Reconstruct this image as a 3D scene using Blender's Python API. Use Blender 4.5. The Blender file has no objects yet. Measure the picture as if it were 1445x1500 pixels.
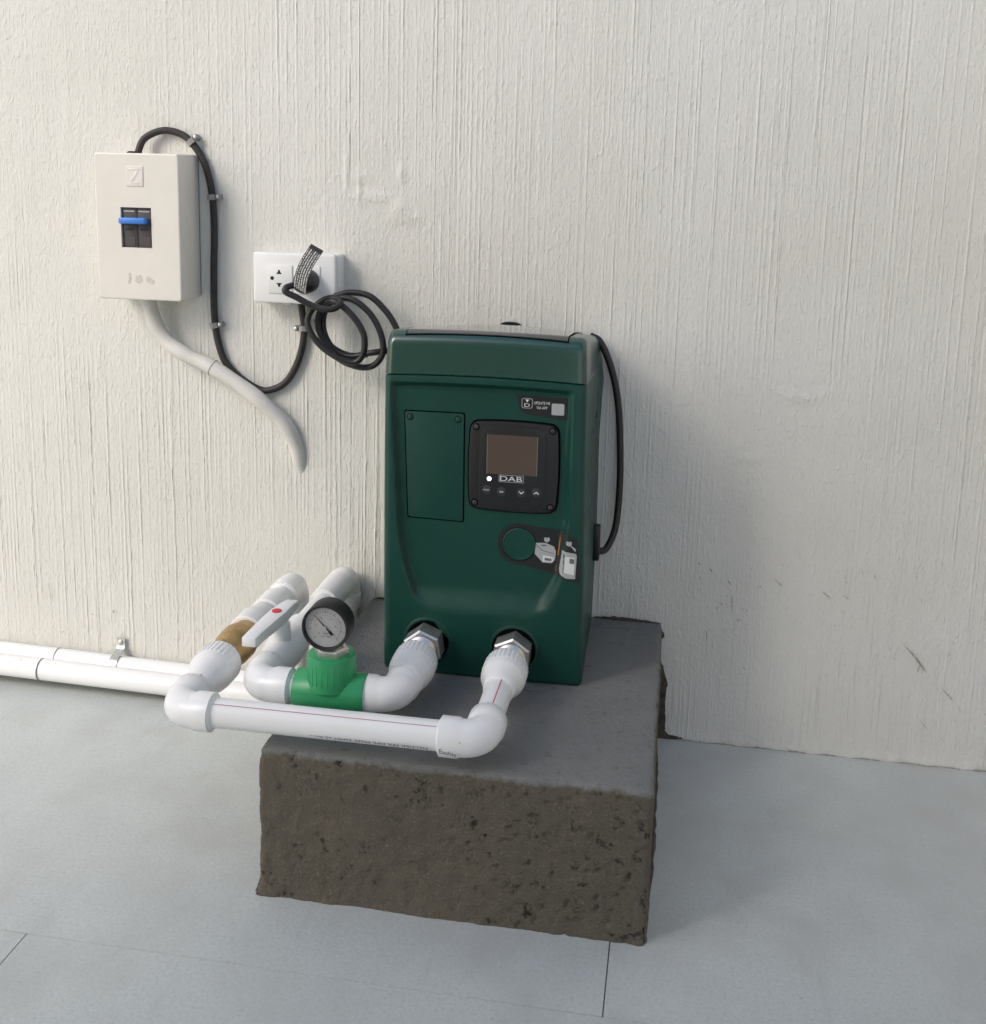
import bpy, bmesh, math, random
import numpy as np
from mathutils import Vector, Matrix, noise as mnoise

random.seed(7); rng = np.random.default_rng(11)
S = bpy.context.scene
COL = S.collection
R = math.radians

# ------------------------------------------------------------------ camera
cd = bpy.data.cameras.new('camera'); cam = bpy.data.objects.new('camera', cd); COL.objects.link(cam)
S.camera = cam
cd.sensor_fit = 'HORIZONTAL'; cd.sensor_width = 36.0; cd.lens = 40.608
cd.shift_y = -0.1353; cd.clip_start = 0.02; cd.clip_end = 600
yaw, pitch, roll = .1644, .1814, .0240
fw = Vector((-math.sin(yaw)*math.cos(pitch), math.cos(yaw)*math.cos(pitch), -math.sin(pitch)))
rt = Vector((math.cos(yaw), math.sin(yaw), 0)); up = rt.cross(fw)
rt2 = rt*math.cos(roll) + up*math.sin(roll); up2 = up*math.cos(roll) - rt*math.sin(roll)
m = Matrix((rt2, up2, -fw)).transposed().to_4x4(); m.translation = Vector((.2556, -1.5046, .7906))
cam.matrix_world = m

# ------------------------------------------------------------------ light
SUN_TRAVEL = Vector((.85, 1.0, -.95)).normalized()
sun_el = math.asin(-SUN_TRAVEL.z)
to_sun = -SUN_TRAVEL
w = bpy.data.worlds.new('World'); S.world = w; w.use_nodes = True
nt = w.node_tree; bg = nt.nodes['Background']
sky = nt.nodes.new('ShaderNodeTexSky'); sky.sky_type = 'NISHITA'; sky.sun_disc = False
sky.sun_elevation = sun_el; sky.sun_rotation = math.atan2(to_sun.x, to_sun.y)
sky.air_density = 1.0; sky.dust_density = 2.0; sky.ozone_density = 1.0
nt.links.new(sky.outputs[0], bg.inputs[0]); bg.inputs[1].default_value = 0.15
sl = bpy.data.lights.new('sun', 'SUN'); sl.energy = 0.95; sl.angle = R(21); sl.color = (1.0, .95, .88)
so = bpy.data.objects.new('sun', sl); COL.objects.link(so)
so.rotation_euler = SUN_TRAVEL.to_track_quat('-Z', 'Y').to_euler(); so.location = (-2, -3, 4)
S.view_settings.view_transform = 'Standard'; S.view_settings.look = 'None'
S.view_settings.gamma = 1; S.view_settings.use_curve_mapping = False
S.view_settings.exposure = 0.64

# ------------------------------------------------------------------ materials
def mat(name, col, rough=.5, metal=0.0, var=0.0, vscale=40., bump=0.0, bscale=400., coat=0.0, spec=.5, rvar=0.0, speck=0.0):
    m = bpy.data.materials.new(name); m.use_nodes = True
    t = m.node_tree; b = t.nodes['Principled BSDF']
    b.inputs['Base Color'].default_value = (*col, 1); b.inputs['Roughness'].default_value = rough
    b.inputs['Metallic'].default_value = metal; b.inputs['Specular IOR Level'].default_value = spec
    b.inputs['Coat Weight'].default_value = coat
    N = t.nodes.new; L = t.links.new
    if var or bump or rvar:
        g = N('ShaderNodeNewGeometry')
    if var:
        n = N('ShaderNodeTexNoise'); n.inputs['Scale'].default_value = vscale; n.inputs['Detail'].default_value = 5
        L(g.outputs['Position'], n.inputs['Vector'])
        r = N('ShaderNodeValToRGB')
        r.color_ramp.elements[0].position = .3; r.color_ramp.elements[1].position = .72
        r.color_ramp.elements[0].color = (*[c*(1-var) for c in col], 1)
        r.color_ramp.elements[1].color = (*[min(1, c*(1+var)) for c in col], 1)
        L(n.outputs['Fac'], r.inputs[0]); L(r.outputs[0], b.inputs['Base Color'])
    if speck:
        gs = N('ShaderNodeNewGeometry'); out = []
        for sc, th, cc, am in ((95, .735, (.30, .27, .23), .8), (14, .60, (.62, .58, .50), .28)):
            ns = N('ShaderNodeTexNoise'); ns.inputs['Scale'].default_value = sc; ns.inputs['Detail'].default_value = 4
            L(gs.outputs['Position'], ns.inputs['Vector'])
            f = ramp(t, ns.outputs['Fac'], [(th, (0, 0, 0)), (min(1, th+(.03 if sc > 50 else .2)), (am*speck,)*3)])
            src = b.inputs['Base Color'].links[0].from_socket if b.inputs['Base Color'].links else (*col,)
            L(mixc(t, f, src, cc), b.inputs['Base Color'])
    if rvar:
        n3 = N('ShaderNodeTexNoise'); n3.inputs['Scale'].default_value = vscale*1.7; n3.inputs['Detail'].default_value = 6
        L(g.outputs['Position'], n3.inputs['Vector'])
        mr = N('ShaderNodeMapRange'); mr.inputs[1].default_value = .3; mr.inputs[2].default_value = .7
        mr.inputs[3].default_value = max(0, rough-rvar); mr.inputs[4].default_value = rough+rvar
        L(n3.outputs['Fac'], mr.inputs[0]); L(mr.outputs[0], b.inputs['Roughness'])
    if bump:
        n2 = N('ShaderNodeTexNoise'); n2.inputs['Scale'].default_value = bscale; n2.inputs['Detail'].default_value = 4
        L(g.outputs['Position'], n2.inputs['Vector'])
        bp = N('ShaderNodeBump'); bp.inputs['Strength'].default_value = .6; bp.inputs['Distance'].default_value = bump
        L(n2.outputs['Fac'], bp.inputs['Height']); L(bp.outputs[0], b.inputs['Normal'])
    return m

def ramp(t, src, stops):
    r = t.nodes.new('ShaderNodeValToRGB'); cr = r.color_ramp
    while len(cr.elements) < len(stops): cr.elements.new(.5)
    for e, (p, c) in zip(cr.elements, stops):
        e.position = p; e.color = (*c, 1) if len(c) == 3 else c
    t.links.new(src, r.inputs[0]); return r.outputs[0]

def noise_node(t, vec, scale, detail=4, rough=.55, sc3=None):
    if sc3:
        mp = t.nodes.new('ShaderNodeMapping'); mp.inputs['Scale'].default_value = sc3
        t.links.new(vec, mp.inputs['Vector']); vec = mp.outputs[0]
    n = t.nodes.new('ShaderNodeTexNoise'); n.inputs['Scale'].default_value = scale
    n.inputs['Detail'].default_value = detail; n.inputs['Roughness'].default_value = rough
    t.links.new(vec, n.inputs['Vector']); return n.outputs['Fac']

def mixc(t, fac, a, b, mode='MIX'):
    x = t.nodes.new('ShaderNodeMix'); x.data_type = 'RGBA'; x.blend_type = mode
    if isinstance(fac, float): x.inputs[0].default_value = fac
    else: t.links.new(fac, x.inputs[0])
    for s, v in ((6, a), (7, b)):
        if isinstance(v, tuple): x.inputs[s].default_value = (*v, 1)
        else: t.links.new(v, x.inputs[s])
    return x.outputs[2]

def mathn(t, op, a, b=None):
    x = t.nodes.new('ShaderNodeMath'); x.operation = op
    for i, v in enumerate((a, b)):
        if v is None: continue
        if isinstance(v, (int, float)): x.inputs[i].default_value = v
        else: t.links.new(v, x.inputs[i])
    return x.outputs[0]

def base(name, rough=.6):
    m = bpy.data.materials.new(name); m.use_nodes = True; t = m.node_tree
    b = t.nodes['Principled BSDF']; b.inputs['Roughness'].default_value = rough
    g = t.nodes.new('ShaderNodeNewGeometry'); return m, t, b, g.outputs['Position']

def bumpn(t, b, h, dist, strength=1.0):
    bp = t.nodes.new('ShaderNodeBump'); bp.inputs['Distance'].default_value = dist
    bp.inputs['Strength'].default_value = strength
    t.links.new(h, bp.inputs['Height']); t.links.new(bp.outputs[0], b.inputs['Normal'])

def wall_material():
    m, t, b, pos = base('combed_paint', .55)
    big = noise_node(t, pos, 2.3, 3)
    streak = noise_node(t, pos, 1.0, 4, .6, (90, 90, 2.2))
    c = ramp(t, big, [(.28, (.632, .614, .560)), (.5, (.670, .658, .610)), (.72, (.698, .690, .654))])
    c = mixc(t, ramp(t, streak, [(.35, (0, 0, 0)), (.75, (.35, .35, .35))]), c, (.61, .605, .56))
    fines = noise_node(t, pos, 1.0, 3, .6, (330, 330, 6.5)); area = noise_node(t, pos, 3.1, 3, .6)
    c = mixc(t, mathn(t, 'MULTIPLY', ramp(t, fines, [(.57, (0, 0, 0)), (.74, (.50, .50, .50))]), ramp(t, area, [(.46, (.0, .0, .0)), (.64, (1, 1, 1))])), c, (.42, .375, .30))
    speck = noise_node(t, pos, 55, 2, .5)
    c = mixc(t, ramp(t, speck, [(.77, (0, 0, 0)), (.80, (.4, .4, .4))]), c, (.35, .30, .24))
    t.links.new(c, b.inputs['Base Color'])
    fine = noise_node(t, pos, 420, 3, .6)
    blob = noise_node(t, pos, 130, 2, .5)
    comb = noise_node(t, pos, 1.0, 2, .5, (700, 700, 9))
    h = mathn(t, 'ADD', mathn(t, 'MULTIPLY', fine, .5), mathn(t, 'MULTIPLY', blob, .9))
    h = mathn(t, 'ADD', h, mathn(t, 'MULTIPLY', comb, .45))
    lump = noise_node(t, pos, 48, 3, .6)
    bead = ramp(t, noise_node(t, pos, 1.0, 2, .5, (330, 330, 105)), [(.54, (0, 0, 0)), (.70, (1, 1, 1))])
    h = mathn(t, 'ADD', h, mathn(t, 'MULTIPLY', bead, .55))
    h = mathn(t, 'ADD', h, mathn(t, 'MULTIPLY', lump, .5))
    bumpn(t, b, h, .0015, .6)
    return m

def floor_material():
    m, t, b, pos = base('grey_stone_tile', .5)
    big = noise_node(t, pos, 4, 4)
    c = ramp(t, big, [(.3, (.495, .528, .510)), (.7, (.555, .583, .560))])
    sp = noise_node(t, pos, 230, 3, .75)
    c = mixc(t, ramp(t, sp, [(.32, (.42, .42, .42)), (.50, (0, 0, 0))]), c, (.34, .36, .35))
    c = mixc(t, ramp(t, sp, [(.54, (0, 0, 0)), (.72, (.42, .42, .42))]), c, (.66, .68, .66))
    blot = noise_node(t, pos, 2.2, 5, .7)
    c = mixc(t, ramp(t, blot, [(.46, (0, 0, 0)), (.56, (.30, .30, .30)), (.70, (.55, .55, .55))]), c, (.44, .455, .435))
    drag = noise_node(t, pos, 1.0, 4, .65, (26, 5, 1))
    c = mixc(t, ramp(t, drag, [(.60, (0, 0, 0)), (.76, (.45, .45, .45))]), c, (.41, .42, .40))
    rare = noise_node(t, pos, 140, 1, .4)
    c = mixc(t, ramp(t, rare, [(.77, (0, 0, 0)), (.80, (.6, .6, .6))]), c, (.30, .30, .29))
    dirt = noise_node(t, pos, 9, 6, .7)
    c = mixc(t, ramp(t, dirt, [(.48, (0, 0, 0)), (.75, (.6, .6, .6))]), c, (.43, .435, .41))
    t.links.new(c, b.inputs['Base Color'])
    bumpn(t, b, noise_node(t, pos, 230, 4, .75), .0008, .5)
    return m

def concrete_material():
    m, t, b, pos = base('damp_concrete', .85)
    g = t.nodes.new('ShaderNodeNewGeometry'); sep = t.nodes.new('ShaderNodeSeparateXYZ')
    t.links.new(g.outputs['True Normal'], sep.inputs[0])
    n1 = noise_node(t, pos, 9, 6, .65); n2 = noise_node(t, pos, 75, 5, .7)
    n4 = noise_node(t, pos, 330, 3, .7)
    n5 = noise_node(t, pos, 900, 2, .8); n6 = noise_node(t, pos, 28, 4, .6)
    brown = ramp(t, n1, [(.28, (.112, .101, .079)), (.52, (.140, .121, .089)), (.74, (.170, .140, .100))])
    brown = mixc(t, ramp(t, n5, [(.35, (.55, .55, .55)), (.65, (0, 0, 0))]), brown, (.085, .071, .052))
    brown = mixc(t, ramp(t, n4, [(.56, (0, 0, 0)), (.66, (.5, .5, .5))]), brown, (.24, .205, .155))
    pits = mathn(t, 'MULTIPLY', ramp(t, n2, [(.36, (1, 1, 1)), (.43, (0, 0, 0))]), ramp(t, n6, [(.44, (0, 0, 0)), (.56, (1, 1, 1))]))
    brown = mixc(t, pits, brown, (.022, .019, .015))
    grey = ramp(t, n1, [(.3, (.195, .20, .195)), (.7, (.245, .247, .238))])
    grey = mixc(t, ramp(t, n2, [(.70, (0, 0, 0)), (.76, (.6, .6, .6))]), grey, (.12, .12, .115))
    sz = t.nodes.new('ShaderNodeSeparateXYZ'); t.links.new(pos, sz.inputs[0])
    mask = mathn(t, 'ADD', mathn(t, 'MULTIPLY', mathn(t, 'SUBTRACT', sz.outputs[2], .1665), 90.0), mathn(t, 'MULTIPLY', mathn(t, 'SUBTRACT', n2, .5), 1.6))
    c = mixc(t, ramp(t, mask, [(.0, (0, 0, 0)), (.5, (1, 1, 1))]), brown, grey)
    c = mixc(t, ramp(t, n4, [(.68, (0, 0, 0)), (.74, (.7, .7, .7))]), c, (.27, .25, .21))
    t.links.new(c, b.inputs['Base Color'])
    h = mathn(t, 'ADD', mathn(t, 'MULTIPLY', n2, 1.3), mathn(t, 'MULTIPLY', n4, .8))
    h = mathn(t, 'ADD', h, mathn(t, 'MULTIPLY', n5, .35))
    bumpn(t, b, h, .004, .9)
    return m

def tag_print_material():
    m, t, b, pos = base('printed_tag', .35)
    tc = t.nodes.new('ShaderNodeTexCoord'); uv = tc.outputs['UV']
    sp = t.nodes.new('ShaderNodeSeparateXYZ'); t.links.new(uv, sp.inputs[0])
    rows = mathn(t, 'FRACT', mathn(t, 'MULTIPLY', sp.outputs[0], 6.0))
    on = mathn(t, 'MULTIPLY', mathn(t, 'GREATER_THAN', rows, .22), mathn(t, 'LESS_THAN', rows, .74))
    n = noise_node(t, uv, 1.0, 2, .5, (6.0, 70, 1))
    fl = mathn(t, 'MULTIPLY', on, mathn(t, 'GREATER_THAN', n, .46))
    fl = mathn(t, 'MULTIPLY', fl, mathn(t, 'LESS_THAN', sp.outputs[1], .93))
    c = mixc(t, fl, (.03, .03, .03), (.62, .62, .6)); t.links.new(c, b.inputs['Base Color'])
    return m

M = dict(
    wall=wall_material(), floor=floor_material(), concrete=concrete_material(),
    joint=mat('tile_joint', (.27, .27, .26), .9),
    mortar=mat('dark_mortar', (.068, .059, .047), .9, var=.4, vscale=120, bump=.002, bscale=250),
    shade_tan=mat('tan_render', (.56, .50, .42), .85, var=.08, vscale=6, bump=.002, bscale=60),
    side=mat('cream_render', (.80, .71, .57), .85, var=.06, vscale=6, bump=.002, bscale=60),
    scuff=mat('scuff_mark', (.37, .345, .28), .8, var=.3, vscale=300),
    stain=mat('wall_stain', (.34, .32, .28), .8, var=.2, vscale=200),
    green=mat('green_plastic', (.0040, .047, .034), .40, spec=.38, var=.06, vscale=25, bump=.00025, bscale=1100, rvar=.05),
    green_lid=mat('green_lid_plastic', (.0040, .046, .034), .22, spec=.9, bump=.0001, bscale=1100),
    green_side=mat('green_side_plastic', (.0035, .043, .031), .40, spec=.38, bump=.0002, bscale=1100, rvar=.05),
    lid_gloss=mat('polished_lid_panel', (.006, .014, .018), .05, spec=.8, coat=.6),
    groove=mat('dark_gap', (.0015, .002, .002), .9, spec=.05),
    black=mat('black_plastic', (.011, .011, .012), .36, bump=.00015, bscale=1200),
    black_ring=mat('black_rubber', (.010, .010, .010), .5),
    screen=mat('display_glass', (.095, .068, .052), .06, spec=.5),
    chrome_line=mat('display_edge', (.35, .33, .30), .35, metal=.6),
    white_print=mat('white_print', (.70, .70, .69), .5),
    grey_print=mat('grey_print', (.38, .39, .39), .5),
    mid_print=mat('dark_grey_print', (.13, .135, .14), .5),
    orange_print=mat('orange_print', (.50, .22, .05), .5),
    sticker=mat('black_sticker', (.012, .013, .013), .38),
    button=mat('button_grey', (.030, .030, .032), .5),
    pipe=mat('white_ppr', (.82, .82, .81), .30, bump=.00012, bscale=300, speck=.8),
    pipe_aged=mat('painted_ppr', (.78, .775, .755), .40, bump=.0003, bscale=200, speck=1.0),
    pink=mat('red_line_print', (.46, .22, .21), .5), darkink=mat('dark_ink', (.10, .10, .10), .6),
    red=mat('red_dot', (.62, .02, .045), .4),
    green_ppr=mat('green_ppr', (.030, .30, .115), .36, speck=.4, var=.06, vscale=40, bump=.0002, bscale=500),
    steel=mat('nickel_steel', (.62, .60, .57), .36, metal=.85, var=.08, vscale=60, rvar=.05),
    brass=mat('dull_brass', (.48, .33, .155), .42, metal=.75, var=.2, vscale=60, rvar=.12, bump=.0006, bscale=300),
    dial=mat('gauge_dial', (.70, .70, .70), .5), gauge_glass=None,
    box=mat('ivory_plastic', (.71, .675, .61), .45, speck=.8, var=.03, vscale=25, rvar=.06, bump=.0002, bscale=500),
    emb=mat('ivory_relief', (.71, .67, .62), .5), smudge=mat('worn_patch', (.56, .53, .47), .6, var=.10, vscale=140),
    breaker=mat('breaker_grey', (.052, .050, .050), .5), breaker_dark=mat('breaker_gap', (.010, .010, .010), .6),
    blue=mat('blue_toggle', (.045, .20, .62), .4),
    socket=mat('white_socket', (.76, .76, .75), .32, var=.02, vscale=40), slot=mat('socket_slot', (.012, .008, .007), .8),
    cable=mat('black_cable', (.014, .013, .013), .42, bump=.0002, bscale=700, rvar=.06),
    cable_dusty=mat('dusty_black_cable', (.026, .023, .022), .6, var=.25, vscale=80),
    clip=mat('grey_clip', (.27, .27, .265), .5), conduit=None,
    strap=mat('zinc_strap', (.55, .55, .53), .35, metal=.85, var=.15, vscale=200),
    tag=tag_print_material(),
)
M['conduit'] = mat('painted_conduit', (.66, .64, .60), .5, var=.06, vscale=30, bump=.0010, bscale=120)
led = bpy.data.materials.new('lit_led'); led.use_nodes = True
lb = led.node_tree.nodes['Principled BSDF']; lb.inputs['Base Color'].default_value = (.9, .9, .9, 1)
lb.inputs['Emission Color'].default_value = (1, 1, 1, 1); lb.inputs['Emission Strength'].default_value = 2.0
M['led'] = led
gg = bpy.data.materials.new('clear_gauge_lens'); gg.use_nodes = True
gb = gg.node_tree.nodes['Principled BSDF']; gb.inputs['Transmission Weight'].default_value = 1.0
gb.inputs['Roughness'].default_value = .04; gb.inputs['IOR'].default_value = 1.02
gb.inputs['Coat Weight'].default_value = .25
M['gauge_glass'] = gg

# ------------------------------------------------------------------ helpers
WORG = {}
def thing(name, loc, label, cat, group=None):
    o = bpy.data.objects.new(name, None); COL.objects.link(o); o.location = loc; o.empty_display_size = .02
    o['label'] = label; o['category'] = cat
    if group: o['group'] = group
    WORG[o] = Vector(loc); return o
def tag(o, label, cat, group=None):
    o['label'] = label; o['category'] = cat
    if group: o['group'] = group
    return o

class G:
    """collects world-space geometry for one object"""
    def __init__(s): s.v = []; s.f = []; s.uv = None
    def add(s, vs, fs):
        o = len(s.v); s.v += [tuple(p) for p in vs]; s.f += [tuple(i+o for i in f) for f in fs]; return s
    def build(s, name, material, parent=None, smooth=38, origin=None):
        vs = np.array(s.v, dtype=float)
        if origin is None:
            lo, hi = vs.min(0), vs.max(0); origin = Vector(((lo[0]+hi[0])/2, (lo[1]+hi[1])/2, (lo[2] if parent is None else (lo[2]+hi[2])/2)))
        origin = Vector(origin)
        me = bpy.data.meshes.new(name); me.from_pydata((vs-np.array(origin)).tolist(), [], s.f); me.update()
        bm = bmesh.new(); bm.from_mesh(me); bmesh.ops.recalc_face_normals(bm, faces=bm.faces); bm.to_mesh(me); bm.free()
        if smooth:
            me.polygons.foreach_set('use_smooth', [True]*len(me.polygons)); me.set_sharp_from_angle(angle=R(smooth))
        me.materials.append(M[material] if isinstance(material, str) else material)
        o = bpy.data.objects.new(name, me); COL.objects.link(o)
        if parent is not None:
            o.parent = parent; o.location = origin - WORG[parent]
        else: o.location = origin
        WORG[o] = origin; return o

def frames(path):
    P = [Vector(p) for p in path]; T = []
    for i in range(len(P)):
        a = P[max(0, i-1)]; b = P[min(len(P)-1, i+1)]; T.append((b-a).normalized())
    n = T[0].orthogonal().normalized(); out = []
    for i, t in enumerate(T):
        n = (n - t*n.dot(t)).normalized(); out.append((P[i], n, t.cross(n)))
    return out
def tube(path, r, seg=20, caps=True, ry=None):
    fr = frames(path); vs = []; fs = []; k = len(fr)
    rs = r if hasattr(r, '__len__') else [r]*k
    for (p, a, b), q in zip(fr, rs):
        for i in range(seg):
            th = 2*math.pi*i/seg; vs.append(p + a*q*math.cos(th) + b*q*math.sin(th))
    for j in range(k-1):
        for i in range(seg):
            i2 = (i+1) % seg; fs.append((j*seg+i, j*seg+i2, (j+1)*seg+i2, (j+1)*seg+i))
    if caps: fs.append(tuple(range(seg))[::-1]); fs.append(tuple(range((k-1)*seg, k*seg)))
    return vs, fs
def lathe(o, d, prof, seg=36, caps=True, ref=None, rib=0, ribdepth=0):
    o = Vector(o); d = Vector(d).normalized(); a = (Vector(ref) if ref else d.orthogonal()).normalized(); b = d.cross(a)
    vs = []; fs = []
    for s, r in prof:
        for i in range(seg):
            th = 2*math.pi*i/seg; q = r
            vs.append(o + d*s + a*q*math.cos(th) + b*q*math.sin(th))
    for j in range(len(prof)-1):
        for i in range(seg):
            i2 = (i+1) % seg; fs.append((j*seg+i, j*seg+i2, (j+1)*seg+i2, (j+1)*seg+i))
    if caps: fs.append(tuple(range(seg))[::-1]); fs.append(tuple(range((len(prof)-1)*seg, len(prof)*seg)))
    return vs, fs
def box(c, s, bev=0, seg=2, rot=None):
    bm = bmesh.new(); bmesh.ops.create_cube(bm, size=1); bmesh.ops.scale(bm, vec=s, verts=bm.verts)
    if bev: bmesh.ops.bevel(bm, geom=bm.edges[:], offset=bev, segments=seg, profile=.5, affect='EDGES')
    if rot is not None: bmesh.ops.transform(bm, matrix=rot.to_4x4(), verts=bm.verts)
    bm.verts.index_update(); c = Vector(c)
    vs = [v.co + c for v in bm.verts]; fs = [[v.index for v in f.verts] for f in bm.faces]; bm.free(); return vs, fs
def rrect(x0, z0, x1, z1, r, n=6, bulge=0):
    pts = []
    for cx, cz, a0 in ((x1-r, z1-r, 0), (x0+r, z1-r, 90), (x0+r, z0+r, 180), (x1-r, z0+r, 270)):
        for i in range(n+1):
            a = R(a0+90*i/n); pts.append((cx+r*math.cos(a), cz+r*math.sin(a)))
    return pts
def prism(poly, y0, y1, bev=0):
    """polygon in XZ pushed through y0 (front) .. y1 (back), optional front chamfer"""
    n = len(poly); cx = sum(p[0] for p in poly)/n; cz = sum(p[1] for p in poly)/n
    rings = []
    if bev:
        def shrink(e):
            out = []
            for i in range(n):
                a = Vector(poly[i-1]); p = Vector(poly[i]); b = Vector(poly[(i+1) % n])
                e1 = (p-a).normalized() if (p-a).length > 1e-9 else Vector((0, 0)); e2 = (b-p).normalized() if (b-p).length > 1e-9 else Vector((0, 0))
                t = (e1+e2); t = t.normalized() if t.length > 1e-9 else Vector((1, 0)); nn = Vector((-t.y, t.x))
                if nn.dot(Vector((cx, cz))-p) < 0: nn = -nn
                out.append(p+nn*e)
            return out
        rings = [(shrink(bev), y0), (shrink(bev*.3), y0+bev*.3), (poly, y0+bev), (poly, y1)]
    else: rings = [(poly, y0), (poly, y1)]
    vs = [(p[0], y, p[1]) for pl, y in rings for p in pl]; fs = [tuple(range(n))]
    for j in range(len(rings)-1):
        for i in range(n): fs.append((j*n+i, j*n+(i+1) % n, (j+1)*n+(i+1) % n, (j+1)*n+i))
    fs.append(tuple(range((len(rings)-1)*n, len(rings)*n))[::-1]); return vs, fs
def circle(cx, cz, r, n=24, a0=0): return [(cx+r*math.cos(a0+2*math.pi*i/n), cz+r*math.sin(a0+2*math.pi*i/n)) for i in range(n)]
def text2d(s, w, h):
    cu = bpy.data.curves.new('t', 'FONT'); cu.body = s; cu.resolution_u = 3
    o = bpy.data.objects.new('t', cu); COL.objects.link(o)
    dg = bpy.context.evaluated_depsgraph_get(); me = bpy.data.meshes.new_from_object(o.evaluated_get(dg))
    v = np.array([x.co[:2] for x in me.vertices]); f = [tuple(p.vertices) for p in me.polygons]
    bpy.data.objects.remove(o); bpy.data.curves.remove(cu); bpy.data.meshes.remove(me)
    v -= v.min(0); v *= np.array([w, h])/v.max(0); return v, f
def spline(pts, n=10):
    P = [Vector(p) for p in pts]; out = []
    for i in range(len(P)-1):
        p0 = P[i-1] if i else P[0]*2-P[1]; p1 = P[i]; p2 = P[i+1]; p3 = P[i+2] if i+2 < len(P) else P[-1]*2-P[-2]
        for k in range(n):
            t = k/n; out.append(.5*((2*p1)+(p2-p0)*t+(2*p0-5*p1+4*p2-p3)*t*t+(3*p1-p0-3*p2+p3)*t**3))
    out.append(P[-1]); return out
def sstep(x, a, b):
    t = min(1, max(0, (x-a)/(b-a))); return t*t*(3-2*t)

# ------------------------------------------------------------------ ground and tiles
gr = G().add([(-200, -200, -.006), (200, -200, -.006), (200, 200, -.006), (-200, 200, -.006)], [(0, 1, 2, 3)]).build('ground', 'joint', smooth=0, origin=(0, 0, -.006))
gr['kind'] = 'structure'
tg = G().add(*box((0, 0, -.005), (1.1989, .5993, .010), .0004, 1)); tile0 = tg.build('floor_tile', 'floor', gr, smooth=0, origin=(0, 0, 0))
first = True
for j in range(-5, 1):
    for i in range(-2, 3):
        loc = Vector((-.38 + 1.2*i + (.6 if (j % 2) else 0), -.26+.6*j, random.uniform(-.0002, .0002)))
        o = tile0 if first else tile0.copy()
        if not first: COL.objects.link(o)
        o.parent = gr; o.location = loc-WORG[gr]; first = False
X0, X1, Y0, Y1 = -2.0, 2.0, -3.56, .04
far = G()
for a, b, c, d in ((-60, X0-1, -60, 60), (X1+1, 60, -60, 60), (X0-1, X1+1, -60, Y0), (X0-1, X1+1, Y1, 60)):
    far.add([(a, c, -.0035), (b, c, -.0035), (b, d, -.0035), (a, d, -.0035)], [(0, 1, 2, 3)])
pv = far.build('pavement', 'floor', smooth=0); pv['kind'] = 'structure'

# unseen wall added behind the camera: open to the left, shades the right
cn = G().add(*box((-.70, -2.25, 1.43), (2.0, .15, 2.94), .006, 1)).build('shade_wall', 'shade_tan', smooth=0)
# cream wall added out of view on the right to throw back warm light
rw = G().add(*box((1.36, -1.05, .73), (.15, 2.08, 1.54), .006, 1)).build('bounce_wall', 'side', smooth=0)

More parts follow.
